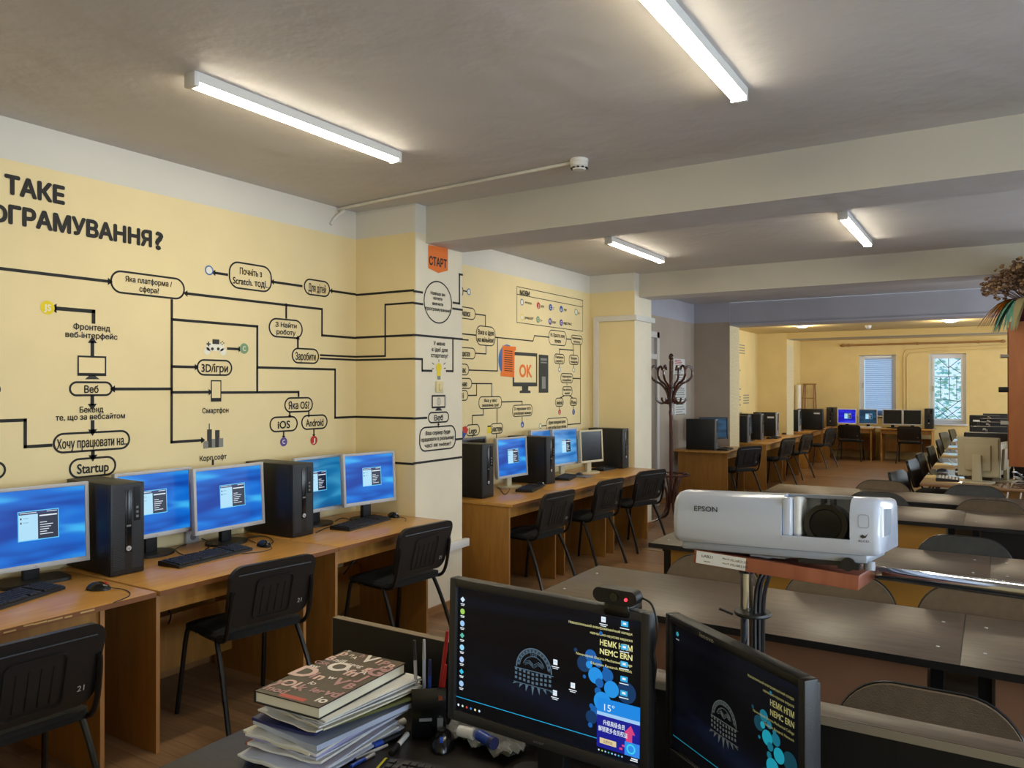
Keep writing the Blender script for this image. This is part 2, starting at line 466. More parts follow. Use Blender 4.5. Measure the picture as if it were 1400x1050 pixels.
def pillar(name, y0, y1, mface, mup, mside, zs, ztop=ZC):
    b = MB()
    x0, x1 = XW - .02, XP
    for z0, z1, mf in ((0, zs, mface), (zs, ztop, mup)):
        ms = mside if z1 == zs else mup
        vs = [(x0, y0, z0), (x1, y0, z0), (x1, y1, z0), (x0, y1, z0), (x0, y0, z1), (x1, y0, z1), (x1, y1, z1), (x0, y1, z1)]
        b.add(vs, [(0, 1, 5, 4), (2, 3, 7, 6)], mf); b.add(vs, [(1, 2, 6, 5)], ms); b.add(vs, [(3, 0, 4, 7), (0, 3, 2, 1), (4, 5, 6, 7)], mf)
    return struct(name, b, smooth=False)
pillar_1 = pillar('pillar', *PIL[0], M_yellow, M_white, M_cream, ZY)
pillar_2 = pillar('pillar_2', *PIL[1], M_yellow, M_white, M_cream, ZY)
pillar_3 = pillar('pillar_3', *PIL[2], M_mauve, M_lilac, M_plaster, 2.68)
pillar_4 = pillar('pillar_4', *PIL[3], M_yellow2, M_yellow2, M_plaster, 2.5, 2.8)
def beam(name, y0, y1, zb, zt, mf, mu=None):
    b = MB(); x0, x1 = XP - .15, XR
    vs = [(x0, y0, zb), (x1, y0, zb), (x1, y1, zb), (x0, y1, zb), (x0, y0, zt), (x1, y0, zt), (x1, y1, zt), (x0, y1, zt)]
    b.add(vs, [(0, 1, 5, 4), (2, 3, 7, 6), (0, 4, 7, 3), (1, 2, 6, 5), (4, 5, 6, 7)], mf); b.add(vs, [(0, 3, 2, 1)], mu or mf)
    return struct(name, b, smooth=False)
beam('ceiling_beam', 4.45, 4.90, ZB, ZC, M_beam, M_ceil)
beam('ceiling_beam_2', 8.42, 8.80, ZB, ZC, M_beam, M_ceil)
beam('ceiling_beam_3', 12.06, 12.57, 2.625, ZC, M_lilac)
beam('ceiling_beam_4', 15.96, 16.54, 2.62, 2.85, mat('yellow_beam_paint', 'D6BC7C', .8), M_beam)  # pale underside colour stands in for light falling on the beam's bottom
# far wall with two window openings
W1 = (ay(1174, 486, YF).x, ay(1225, 560, YF).x, 1.0, 2.42)
W2 = (ay(1270, 484, YF).x, ay(1321, 580, YF).x, 0.84, 2.42)
def holed_wall(name, x0, x1, z0, z1, holes, plane, thick, m, axis='y'):
    b = MB(); hs = sorted(holes)
    def put(a0, a1, c0, c1):
        if a1 - a0 < 1e-4 or c1 - c0 < 1e-4: return
        if axis == 'y': b.bx(a0, a1, plane, plane + thick, c0, c1, m)
        else: b.bx(plane, plane + thick, a0, a1, c0, c1, m)
    cur = x0
    for h in hs:
        put(cur, h[0], z0, z1); put(h[0], h[1], z0, h[2]); put(h[0], h[1], h[3], z1); cur = h[1]
    put(cur, x1, z0, z1)
    return struct(name, b, smooth=False)
holed_wall('wall_far', XW - .3, XR + .3, 0, 2.85, [W1, W2], YF, .3, M_yellow2)
# right wall with daylight windows, near wall behind the viewer
holed_wall('wall_right', YN - .2, YF + .3, 0, ZC, RW, XR, .3, M_yellow, axis='x')
struct('wall_near', MB().bx(XW - .3, XR + .3, YN - .25, YN, 0, ZC, M_yellow))
M_pvc = mat('white_window_frame', 'DDE3EE', .35)
def window(name, a0, a1, z0, z1, plane, axis='y', mull=False):
    def B(b, u0, u1, v0, v1, d0, d1, m):
        if axis == 'y': b.bx(u0, u1, plane + d0, plane + d1, v0, v1, m)
        else: b.bx(plane + d0, plane + d1, u0, u1, v0, v1, m)
    f = MB(); t = .06
    for u0, u1, v0, v1 in ((a0, a0 + t, z0, z1), (a1 - t, a1, z0, z1), (a0 + t, a1 - t, z0, z0 + t), (a0 + t, a1 - t, z1 - t, z1)):
        B(f, u0, u1, v0, v1, .12, .19, M_pvc)
    s_ = .045
    for u0, u1, v0, v1 in ((a0 + t, a0 + t + s_, z0 + t, z1 - t), (a1 - t - s_, a1 - t, z0 + t, z1 - t), (a0 + t + s_, a1 - t - s_, z0 + t, z0 + t + s_), (a0 + t + s_, a1 - t - s_, z1 - t - s_, z1 - t)):
        B(f, u0, u1, v0, v1, .10, .18, M_pvc)
    if mull: B(f, (a0 + a1) / 2 - .04, (a0 + a1) / 2 + .04, z0 + t, z1 - t, .12, .19, M_pvc)
    o = struct(name, f)
    g = MB(); B(g, a0 + t, a1 - t, z0 + t, z1 - t, .148, .152, M_glass); g.build('pane', o, kind='structure')
    s2 = MB(); B(s2, a0 - .03, a1 + .03, z0 - .03, z0, -.04 if axis == 'y' else -.05, .12, M_pvc); s2.build('sill', o, kind='structure')
    h = MB(); B(h, a0 + .075, a0 + .095, (z0 + z1) / 2 - .06, (z0 + z1) / 2 + .06, .07, .10, M_silver); h.build('handle', o, kind='structure')
    return o
win1 = window('window_1', *W1, YF)
win2 = window('window_2', *W2, YF)
for i, (a0, a1, z0, z1) in enumerate(RW): window('window_%d' % (i + 3), a0, a1, z0, z1, XR, 'x', True)
# iron grille outside the right far window
gr = MB(); gy = YF + .24; M_iron = mat('grille_iron', '3A4A52', .6)
def gbar(px0, px1, r=.007): gr.cyl(ay(*px0, gy), ay(*px1, gy), r, M_iron, 6)
for a_, b_ in [((1279, 515), (1318, 515)), ((1297, 486), (1297, 515)), ((1280, 487), (1297, 503)), ((1297, 503), (1316, 488)), ((1297, 500), (1316, 512)), ((1280, 545), (1316, 549)), ((1298, 515), (1298, 547)),
               ((1286, 515), (1286, 545)), ((1308, 515), (1308, 547)), ((1279, 572), (1316, 545)), ((1281, 548), (1314, 575)), ((1288, 575), (1316, 555)), ((1279, 556), (1300, 575))]: gbar(a_, b_)
gr.build('grille', win2, kind='structure')
# slatted blind in the left far window
bl = thing('window_blind', 'grey blue horizontal slat blind covering the left far window', 'blind', ((W1[0] + W1[1]) / 2, YF + .06, W1[2]))
b = MB(); wid = W1[1] - W1[0] - .12; M_slat = mat('blind_slat', '8FA9CE', .5, emit=None)
nt = M_slat.node_tree; tr = nt.nodes.new('ShaderNodeBsdfTranslucent'); tr.inputs[0].default_value = (.45, .62, .95, 1); mx = nt.nodes.new('ShaderNodeMixShader'); mx.inputs[0].default_value = .6
nt.links.new(nt.nodes['Principled BSDF'].outputs[0], mx.inputs[1]); nt.links.new(tr.outputs[0], mx.inputs[2]); nt.links.new(mx.outputs[0], nt.nodes['Material Output'].inputs[0])
ns = 48; hh = W1[3] - W1[2] - .1
for i in range(ns):
    z = .03 + hh * i / ns
    X = Matrix.Translation((0.02, 0, z)) @ Matrix.Rotation(R(38), 4, 'X')
    b.box((0, 0, 0), (wid - .1, .026, .0016), M_slat, X)
b.build('slats', bl)
MB().bx(-wid / 2 + .07, wid / 2 - .03, -.02, .02, hh + .04, hh + .08, M_pvc).build('head_rail', bl)
MB().cyl((-.17, -.02, .02), (-.17, -.02, hh), .0025, M_pvc, 6).cyl((.2, -.02, .02), (.2, -.02, hh), .0025, M_pvc, 6).build('ladder_cord', bl)
# leafy tree seen through the right far window
lf = MB(); M_leaf = mat('teal_leaf', 'A2DCE6', .6); M_leaf2 = mat('green_leaf', 'C4ECDC', .6)
for i in range(1100):
    u = random.random(); x = W2[0] - .3 + random.random() * 1.4; z = .7 + random.random() * 1.9
    if random.random() > .42 + .5 * (1.6 - z) / 1.6 + (.25 if x < -1.0 else 0): continue
    c = Vector((x, YF + 1.1 + random.random() * .7, z)); s_ = .04 + random.random() * .06
    X = Matrix.Translation(c) @ Matrix.Rotation(random.random() * 6, 4, 'Z') @ Matrix.Rotation(random.random() * 3, 4, 'X')
    lf.prism([(-s_, 0), (0, s_ * .5), (s_, 0), (0, -s_ * .5)], 0, .002, random.choice((M_leaf, M_leaf, M_leaf2)), X)
lfo = lf.build('foliage'); tag(lfo, 'teal green tree foliage outside the right far window', 'foliage', kind='stuff')

# baseboards and floor strips
M_base = wood('wood_baseboard', '8C6038', 'A5784A', .5, (1, 1, 9))
for i, (y0, y1) in enumerate([(YN, PIL[0][0]), (PIL[0][1], PIL[1][0]), (PIL[1][1], PIL[2][0])]):
    struct('baseboard_left_%d' % (i + 1), MB().bx(XW, XW + .015, y0, y1, 0, .06, M_base))
for i, (y0, y1) in enumerate(PIL[:3]):
    struct('baseboard_pillar_%d' % (i + 1), MB().bx(XP, XP + .015, y0 - .015, y1, 0, .06, M_base).bx(XW, XP, y0 - .015, y0, 0, .06, M_base))
struct('trim_1', MB().bx(-3.1, XR, 7.49, 7.53, 0, .006, M_metal))
struct('trim_2', MB().bx(-3.05, XR, 15.50, 15.54, 0, .006, M_metal))
struct('trim_3', MB().bx(-2.9, XR, 11.4, 11.43, 0, .006, M_metal))
# alcove ledge line under the third beam
struct('trim_4', MB().bx(XP, XR, 12.03, 12.05, 2.62, 2.65, M_lilac))

# door in the mauve wall
dy0, dy1, dz = 9.15, 10.42, 2.44
d = MB(); M_dframe = mat('door_frame_white', 'C9C4BE', .5); M_door = mat('door_leaf_brown', '8B7A68', .5)
d.bx(XW, XW + .05, dy1 - .09, dy1, 0, dz, M_dframe).bx(XW, XW + .05, dy0, dy0 + .09, 0, dz, M_dframe).bx(XW, XW + .05, dy0, dy1, dz - .08, dz, M_dframe).bx(XW, XW + .045, dy0, dy1, 2.06, 2.13, M_dframe)
door = struct('door_1', d)
MB().bx(XW, XW + .02, dy0 + .09, dy1 - .09, .01, 2.06, M_door).build('door_leaf', door, kind='structure')
MB().bx(XW, XW + .012, dy0 + .09, dy1 - .09, 2.13, dz - .08, mat('door_transom', 'ADA49B', .4)).build('door_transom', door, kind='structure')
MB().cyl((XW + .02, dy0 + .16, 1.02), (XW + .07, dy0 + .16, 1.02), .01, M_silver).cyl((XW + .07, dy0 + .16, 1.02), (XW + .07, dy0 + .28, 1.02), .009, M_silver).build('door_handle', door, kind='structure')

# ------------------------------------------------------------------ painted flow charts on the left walls
class Paint:
    def __init__(s, axis, val):
        s.axis, s.val = axis, val; s.ln = MB(); s.tx = MB(); s.ic = MB()
        e = .0015
        s.X = frame((val + e, 0, 0), (0, 1, 0), (0, 0, 1)) if axis == 'x' else frame((0, val - e, 0), (1, 0, 0), (0, 0, 1))
    def p(s, x, y):
        q = ax(x, y, s.val) if s.axis == 'x' else ay(x, y, s.val)
        return (q.y, q.z) if s.axis == 'x' else (q.x, q.z)
    def seg(s, a, b, t=.016, m=None):
        dx, dy = b[0] - a[0], b[1] - a[1]; L = math.hypot(dx, dy) or 1; nx, ny = -dy / L * t / 2, dx / L * t / 2; ex, ey = dx / L * t / 2, dy / L * t / 2
        s.ln.poly([(a[0] - ex + nx, a[1] - ey + ny), (a[0] - ex - nx, a[1] - ey - ny), (b[0] + ex - nx, b[1] + ey - ny), (b[0] + ex + nx, b[1] + ey + ny)], m or M_ink, s.X)
    def line(s, pts, t=.016, arrow=0, snap=True):
        q = [list(s.p(*a)) for a in pts]
        if snap:
            for i in range(len(q) - 1):
                a, b = q[i], q[i + 1]
                if abs(a[1] - b[1]) < abs(a[0] - b[0]) * .12: z = (a[1] + b[1]) / 2; a[1] = b[1] = z
                elif abs(a[0] - b[0]) < abs(a[1] - b[1]) * .12: y = (a[0] + b[0]) / 2; a[0] = b[0] = y
        for i in range(len(q) - 1): s.seg(q[i], q[i + 1], t)
        if arrow:
            a, b = (q[1], q[0]) if arrow < 0 else (q[-2], q[-1])
            L = math.hypot(b[0] - a[0], b[1] - a[1]); d = ((b[0] - a[0]) / L, (b[1] - a[1]) / L); n = (-d[1], d[0]); k = t * 1.25
            s.ln.poly([(b[0] + n[0] * k, b[1] + n[1] * k), (b[0] + d[0] * k * 1.4, b[1] + d[1] * k * 1.4), (b[0] - n[0] * k, b[1] - n[1] * k)], M_ink, s.X)
        return q
    def bub(s, L, Rr, hpx, texts=(), t=.011, r=None, th=None, tw=.78, bold=.024, clip=None):
        a, b = s.p(*L), s.p(*Rr); cx, cy = (a[0] + b[0]) / 2, (a[1] + b[1]) / 2
        mx, my = (L[0] + Rr[0]) / 2, (L[1] + Rr[1]) / 2
        hz = abs(s.p(mx, my - hpx / 2)[1] - s.p(mx, my + hpx / 2)[1]); wz = abs(b[0] - a[0])
        r = hz / 2 if r is None else r * hz
        o = rrect(wz, hz, r, 7, cx, cy); i = rrect(wz - 2 * t, hz - 2 * t, r - t, 7, cx, cy); n = len(o)
        if clip: o = [(max(clip, q[0]), q[1]) for q in o]; i = [(max(clip, q[0]), q[1]) for q in i]
        s.ln.add([(*q, 0) for q in o + i], [(k, (k + 1) % n, n + (k + 1) % n, n + k) for k in range(n)], M_ink, s.X)
        k = len(texts)
        for j, tx in enumerate(texts):
            lh = hz * .74 / k; yy = cy + (k / 2 - j - .5) * lh
            full = wz * tw * min(1, len(tx) / max(len(q) for q in texts) * 1.04)
            s.put(tx, cx, yy - lh * .36, full, min(lh * .66, th or 9), bold=bold)
        return cx, cy, wz, hz
    def put(s, tx, cx, base, width, height, m=None, bold=.022, align='CENTER'):
        s.tx.text(tx, m or M_ink, s.X @ Matrix.Translation((cx, base, .0012)), width=width, height=height, bold=bold, align=align)
    def word(s, tx, L, Rr, hpx, m=None, bold=.022):
        # baseline from pixel L to pixel Rr, cap height hpx pixels
        a, b = s.p(*L), s.p(*Rr); mx, my = (L[0] + Rr[0]) / 2, (L[1] + Rr[1]) / 2
        h = abs(s.p(mx, my)[1] - s.p(mx, my - hpx)[1])
        s.put(tx, (a[0] + b[0]) / 2, (a[1] + b[1]) / 2, abs(b[0] - a[0]), h, m, bold)
    def disc(s, c, rpx, m, ch=None, mc=None, dz=.0004, ring=None):
        u, v = s.p(*c); r = abs(s.p(c[0], c[1] - rpx)[1] - v)
        def circ(q): return [(u + q * math.cos(2 * PI * i / 20), v + q * math.sin(2 * PI * i / 20), dz) for i in range(20)]
        s.ic.poly(circ(r), m, s.X)
        if ring: s.ic.poly([(a, b_, dz + .0003) for a, b_, _ in circ(r * .72)], ring, s.X)
        if ch: s.tx.text(ch, mc or M_mwhite, s.X @ Matrix.Translation((u, v - r * .42, dz + .0007)), height=r * .9, width=r * (.95 if len(ch) > 1 else .7), bold=.02)
    def rect(s, x0, y0, x1, y1, m, dz=.0004, r=0):
        a = s.p(x0, (y0 + y1) / 2); b = s.p(x1, (y0 + y1) / 2); mx = (x0 + x1) / 2; t = s.p(mx, y0)[1]; bt = s.p(mx, y1)[1]
        w_, h_ = abs(b[0] - a[0]), abs(t - bt); cx, cy = (a[0] + b[0]) / 2, (t + bt) / 2
        P = rrect(w_, h_, r * h_, 5, cx, cy) if r else [(cx - w_ / 2, cy - h_ / 2), (cx + w_ / 2, cy - h_ / 2), (cx + w_ / 2, cy + h_ / 2), (cx - w_ / 2, cy + h_ / 2)]
        s.ic.poly([(*q, dz) for q in P], m, s.X)
        return cx, cy, w_, h_
    def shape(s, pts, m, dz=.0004): s.ic.poly([(*s.p(*q), dz) for q in pts], m, s.X)
    def done(s, parent, nm):
        for b, n_ in ((s.ln, 'lines'), (s.tx, 'lettering'), (s.ic, 'icons')):
            if b.f: b.build(nm + '_' + n_, parent, kind='structure', smooth=False)

A = Paint('x', XW)
A.word('ТАКЕ', (6.5, 263), (86.5, 279), 24, bold=.05)
gx0, gx1 = A.p(12, 302), A.p(213, 340)
A.word('ГРАМУВАННЯ', (12, 302.5), (206, 339), 22.5, bold=.05)
A.word('?', (212.5, 340), (221.5, 341.2), 24, bold=.04)
cw = (gx1[0] - gx0[0]) / 10.3
hcap = abs(A.p(12, 302.5)[1] - A.p(12, 281)[1])
A.put('ПРО', gx0[0] - cw * 1.6, A.p(110, 321)[1], cw * 2.85, hcap, bold=.05)
A.put('ЩО', A.p(6.5, 263)[0] - cw * 1.9, A.p(46, 271)[1], cw * 2.2, hcap, bold=.05)
A.line([(-30, 363), (147, 385)], arrow=1)
A.bub((150, 383.7), (252.5, 396), 31, ('Яка платформа /', 'сфера?'), tw=.62)
A.line([(256, 401), (440, 423), (440, 458), (486, 462.5)], arrow=-1)
A.line([(235, 411), (234, 604.5), (275, 602)], arrow=1)
A.line([(235, 437), (351.5, 446), (351.5, 535.5)])
A.line([(351.5, 502.5), (458, 505), (458, 571), (486, 570)])
A.line([(157, 531.5), (234, 532)], arrow=-1)
A.line([(235, 501), (266, 502)], arrow=1)
A.line([(235, 536), (285, 536.5)], arrow=1)
A.line([(303.5, 536.3), (408, 536.3), (408, 541)])
A.line([(-20, 576), (34.5, 574.5), (34.5, 610.5), (69.5, 609)])
for a_, b_ in (((126, 485), (126, 469)), ((126, 543), (126, 552)), ((126.5, 577), (126.5, 587)), ((127, 618), (127, 622))): A.line([a_, b_], t=.02, arrow=1)
A.disc((64.5, 420.5), 9.5, M_myel, 'JS'); A.line([(77, 422), (128, 425.5), (127, 440)], t=.02, arrow=-1)
A.disc((285.5, 369.5), 6.8, M_mblue, 'Ч', ring=M_mwhite); A.line([(294, 373), (310, 375.5)], arrow=-1)
A.bub((312.3, 374.3), (371.4, 383), 37, ('Почніть з', 'Scratch. тоді..'), tw=.82, r=.42)
A.line([(374, 385), (412, 391.5)], arrow=-1)
A.bub((415, 391.5), (451, 395.7), 22.5, ('Для дітей',), tw=.66)
A.line([(454, 397.8), (486, 402.5)], arrow=-1)
A.bub((367, 447), (413.7, 451), 26.5, ('З Найти', 'роботу'), tw=.62)
A.line([(391, 416.5), (391, 434)]); A.line([(407, 474), (407, 464)], arrow=1)
A.bub((398.6, 486.3), (436, 487), 21.5, ('Заробити',), tw=.74)
A.line([(438, 486), (486, 487.4)], t=.014); A.line([(438, 490.2), (486, 492)], t=.014)
A.bub((268.6, 502.3), (317.4, 503), 22.5, ('3D/ігри',), tw=.74, th=.05)
A.line([(311.5, 476.5), (326, 477.3)], arrow=1); A.disc((333.5, 476.5), 7.2, M_mgreen, 'C')
A.rect(281.5, 468.5, 306, 480, M_mwhite, r=.45); A.disc((283, 480), 5, M_mwhite); A.disc((305, 481), 5, M_mwhite)
A.rect(290, 464, 299.5, 470.5, M_mdark, dz=.0009); A.disc((290, 477), 2.2, M_mdark, dz=.001); A.disc((298, 477), 2.2, M_mdark, dz=.001)
A.rect(282, 469.3, 287.5, 471.3, M_mdark, dz=.001); A.rect(283.9, 467.2, 285.7, 473.4, M_mdark, dz=.0012)
for q in ((303.5, 467), (303.5, 471), (301.5, 469), (305.5, 469)): A.disc(q, .9, M_mdark, dz=.001)
A.rect(288, 519.7, 302.4, 549, M_ink); A.rect(289.4, 521.5, 301, 544, M_yellow, dz=.0009)
A.word('Смартфон', (276.3, 565), (312, 564), 7)
for x0, y0, x1, y1, m_ in ((278, 603, 284.5, 613, M_mgrey), (283, 587, 289.5, 612, M_mdark), (285.4, 579, 286.6, 588, M_mdark), (288.5, 600, 294, 612, M_mgrey), (294, 588, 300, 611.5, M_mdark), (299, 599, 305, 611, M_mgrey)): A.rect(x0, y0, x1, y1, m_, dz=.0004 + .0002 * (x0 % 3))
A.word('Корп.софт', (273, 629.5), (309.5, 628), 7); A.line([(291, 630.5), (291, 634)])
A.bub((388.6, 553.7), (427.7, 553), 21, ('Яка OS?',), tw=.72)
A.line([(396, 563.5), (396, 567.5)], t=.012, arrow=1); A.line([(422, 563), (422, 567)], t=.012, arrow=1)
A.bub((368.3, 580), (407, 579.5), 21.5, ('iOS',), tw=.42); A.bub((411.7, 577), (447.7, 577), 20.5, ('Android',), tw=.66)
A.line([(387.7, 590.8), (387.7, 596)], t=.012, arrow=1); A.line([(429, 588), (429, 594)], t=.012, arrow=1)
A.disc((387.7, 604), 6.3, M_mviolet, 'C'); A.disc((429, 602), 6.3, M_mred, 'J')
A.word('Фронтенд', (100, 450.5), (150, 452.5), 8); A.word('веб-інтерфейс', (89, 461), (160, 464), 7.6)
A.rect(105.5, 486.5, 145, 514, M_ink); A.rect(107.6, 489, 142.8, 510, M_yellow, dz=.0009); A.shape([(122, 513), (129, 513), (136, 518.5), (116, 518.5)], M_mdark)
A.bub((94, 531), (154, 532), 20.5, ('Веб',), tw=.32)
A.word('Бекенд', (109, 564), (141, 563.5), 8); A.word('те, що за вебсайтом', (76, 574), (170.5, 572.5), 7.4)
A.bub((72, 606), (178, 601), 27.5, ('Хочу працювати на..',), tw=.9, th=.05)
A.bub((94, 641), (159, 636), 27.5, ('Startup',), tw=.66, th=.055)
A.bub((-52, 645), (8.5, 644), 25); A.bub((-50, 533), (1, 532), 19)
A.done(wall_left, 'mural')

B1 = Paint('y', PIL[0][0])
B1.line([(486, 402.3), (565, 398)]); B1.line([(486, 462.3), (565, 457.5)]); B1.line([(486, 569.8), (565, 572)])
B1.line([(486, 487.5), (527, 487), (526.5, 416.5), (565, 413.7)], t=.014); B1.line([(486, 492.2), (565, 490.5)], t=.014); B1.line([(486, 630), (565, 633.5)])
B1.done(pillar_1, 'mural_front')
S = Paint('x', XP)
S.line([(565, 398), (577, 399.7)]); S.line([(565, 457.5), (631.8, 464)]); S.line([(565, 413.7), (577.5, 416.3)])
S.line([(565, 490.5), (577, 491), (577, 506.8), (590, 507)]); S.line([(565, 572), (583, 571.5)]); S.line([(565, 633.5), (631.8, 625)])
S.shape([(585.2, 334.5), (612, 339.5), (612, 370), (599, 373.3), (585.2, 366.5)], M_orange)
S.word('СТАРТ', (586.5, 362.5), (610.2, 365.5), 11.5, bold=.038)
u0, u1 = S.p(579, 413)[0], S.p(617.8, 414)[0]; v0, v1 = S.p(598.4, 384)[1], S.p(598.4, 442.5)[1]
n = 36; cu_, cv_ = (u0 + u1) / 2, (v0 + v1) / 2; ra, rb = (u1 - u0) / 2, abs(v0 - v1) / 2
S.ln.add([(cu_ + (ra - d_) * math.cos(2 * PI * k / n), cv_ + (rb - d_) * math.sin(2 * PI * k / n), 0) for d_ in (0, .01) for k in range(n)], [(k, (k + 1) % n, n + (k + 1) % n, n + k) for k in range(n)], M_ink, S.X)
for t_, x0, x1, y_ in (('Навіщо ви', 588.5, 608, 403.5), ('хочете', 592, 604.5, 410), ('вивчити', 591, 605.5, 417.3), ('програмування?', 581.5, 615.5, 425)): S.word(t_, (x0, y_), (x1, y_ + .6), 4.6)
S.line([(619.5, 413.8), (628, 415), (628, 375), (631.8, 375.6)]); S.line([(619, 422), (631.8, 423.5)])
for t_, x0, x1, y_ in (('У мене', 592.5, 608, 472.5), ('є ідеї для', 590, 611.5, 481), ('стартапу!', 589, 612, 489)): S.word(t_, (x0, y_), (x1, y_ - .6), 5.4)
S.disc((599.8, 502.5), 6.2, M_myel); S.rect(597.3, 508.5, 602.3, 514, M_myel); S.rect(597.6, 514, 602, 519, M_mgrey)
for a_, b_ in (((599.8, 494.3), (599.8, 492)), ((593, 498), (591, 496.3)), ((606.5, 498), (608.5, 496)), ((592.5, 504), (590.5, 504.3)), ((607, 503.5), (609, 503.3))): S.line([a_, b_], t=.006, snap=False)
S.line([(610.3, 507.4), (619, 507.4), (619, 463.5)])
S.rect(590, 540, 608.6, 558, M_ink); S.rect(591.5, 542.4, 607.3, 555.5, M_cream, dz=.0009); S.shape([(597, 558), (602, 558), (604.5, 561.3), (594.5, 561.6)], M_ink)
gu, gv = S.p(599.5, 549)
for k in range(3):
    q = .025 * (1, .6, .15)[k]
    S.ln.add([(gu + (q - d_) * math.cos(2 * PI * j / 20), gv + (.03 - d_) * math.sin(2 * PI * j / 20), .0012) for d_ in (0, .003) for j in range(20)], [(j, (j + 1) % 20, 20 + (j + 1) % 20, 20 + j) for j in range(20)], M_mgrey, S.X)
S.bub((585, 571), (613.7, 570), 15.5, ('Веб',), tw=.42); S.line([(599.3, 583.5), (599.3, 581)], arrow=1, t=.012)
S.bub((573, 601), (623, 597), 33.5, ('Ваш сервер буде', 'працювати в реальному', 'часі як twitter?'), tw=.9, r=.38); S.line([(623.6, 600.6), (631.8, 600)])
S.done(pillar_1, 'mural_side')

C2 = Paint('x', XW)
def c4(x, y): return (560 + x / 3.5, 320 + y / 3.5)
def cl(pts, **k): C2.line([c4(*q) for q in pts], t=k.pop('t', .012), **k)
def cb_(x0, x1, y0, y1, tx=(), s_=0, **k): C2.bub(c4(x0, (y0 + y1) / 2 - s_), c4(x1, (y0 + y1) / 2 + s_), (y1 - y0) / 3.5, tx, t=.009, **k)
c2min = PIL[0][1] + .01
for a_, b_ in (((513, 253), (828, 315)), ((828, 315), (828, 463)), ((828, 463), (513, 425)), ((513, 425), (513, 253)), ((513, 290), (828, 347))): cl([a_, b_], t=.007)
C2.word('МОВИ', c4(527, 291), c4(573, 297), 6.5, bold=.038)
for (x, y), m_, ch, lab, x0, x1 in (((537, 326), M_mblue, '', 'PYTHON', 552, 582), ((616, 342), M_mred, 'J', 'JAVA', 627, 643), ((674, 351), M_mdkblue, 'C', 'C', 684, 690), ((725, 359), M_mdkblue, 'p', 'PHP', 738, 750), ((796, 373), M_mgreen, '', 'C#', 805, 812),
                              ((538, 398), M_myel, '', 'JAVASCRIPT', 550, 592), ((614, 409), M_mgreen, 'C', 'C++', 624, 634), ((672, 418), M_mviolet, 'R', 'RUBY', 683, 700), ((725, 424), M_mviolet, 'C', 'OBJECTIVE-C', 735, 776)):
    C2.disc(c4(x, y), 4.6, m_, ch, ring=None if ch else M_mwhite); C2.word(lab, c4(x0, y + 9), c4(x1, y + 11), 3.2)
C2.disc(c4(466, 605), 22, M_mblue); C2.shape([c4(500, 600), c4(520, 636), c4(495, 640)], M_mblue)
C2.shape([c4(443, 533), c4(508, 540), c4(508, 558), c4(502, 558), c4(500, 686), c4(435, 680), c4(435, 662), c4(441, 660)], M_orange, dz=.0009)
for k in range(10): C2.shape([c4(452, 556 + k * 10.5), c4(491, 559.5 + k * 10.5), c4(491, 563.5 + k * 10.5), c4(452, 560 + k * 10.5)], M_ink, dz=.0013)
C2.rect(*c4(493, 567), *c4(610, 729), M_mdark); C2.rect(*c4(500, 583), *c4(604, 710), M_yellow, dz=.0006)
C2.shape([c4(537, 728), c4(568, 728), c4(566, 748), c4(578, 750), c4(578, 761), c4(526, 761), c4(526, 750), c4(537, 748)], M_mdark)
C2.rect(*c4(617, 578), *c4(663, 759), M_mdark); C2.rect(*c4(626, 594), *c4(656, 606), M_mgrey, dz=.0008); C2.rect(*c4(626, 612), *c4(656, 618), M_mgrey, dz=.0008); C2.rect(*c4(632, 682), *c4(650, 740), M_mgrey, dz=.0008)
C2.word('OK', c4(525, 682), c4(583, 684), 17, M_orange, bold=.038)
cb_(205, 315, 347, 406, ('навчатися',), s_=4, clip=c2min, tw=.5); cl([(315, 382), (362, 390), (362, 437)])
cb_(317, 410, 440, 535, ('Вже є ідея', 'на мільйон?'), r=.42, tw=.84); cl([(250, 478), (315, 483)]); cl([(412, 493), (590, 513), (597, 487), (667, 493)]); cl([(420, 496), (420, 655), (285, 651)])
cb_(205, 315, 541, 598, ('використати',), s_=3, clip=c2min, tw=.5); cl([(315, 572), (365, 572), (365, 536)])
cb_(225, 284, 620, 676, ('Так',), clip=c2min, tw=.45); cb_(200, 298, 688, 741, ('не знаю',), clip=c2min, tw=.5); cb_(215, 280, 746, 798, ('Ні',), clip=c2min, tw=.3)
cl([(298, 715), (393, 716), (393, 773)]); cl([(282, 772), (320, 772), (320, 717)])
cb_(330, 440, 776, 836, ('Яка у вас', 'знижена гра?'), r=.4, tw=.72); cl([(441, 803), (538, 801), (538, 815)]); cb_(491, 587, 816, 873, ('З героями або', 'улюблені жанри'), r=.4, tw=.86)
cl([(538, 874), (538, 896)]); C2.disc(c4(539, 912), 4.3, M_mdkblue, 'p'); cl([(352, 838), (352, 866), (300, 868), (300, 909)]); cl([(418, 838), (418, 902)])
cb_(268, 335, 910, 966, ('Lego',), tw=.55); C2.shape([c4(252, 925), c4(268, 918), c4(280, 935), c4(272, 955), c4(256, 950)], M_mred, dz=.0012); C2.shape([c4(252, 940), c4(270, 955), c4(258, 980), c4(252, 978)], M_mdkblue, dz=.001)
cb_(385, 447, 904, 956, ('Бластери',), tw=.78); C2.rect(*c4(372, 916), *c4(388, 953), M_myel); C2.rect(*c4(372, 916), *c4(388, 923), M_ink, dz=.0008)
cl([(301, 968), (301, 994)]); cl([(415, 957), (415, 985)])
cb_(665, 750, 461, 534, ('Ні. Просто хочу', 'почати'), r=.42, s_=3, tw=.8); cl([(751, 501), (771, 505)]); cb_(772, 827, 484, 529, ('Неважливо', 'нічого'), r=.42, tw=.8)
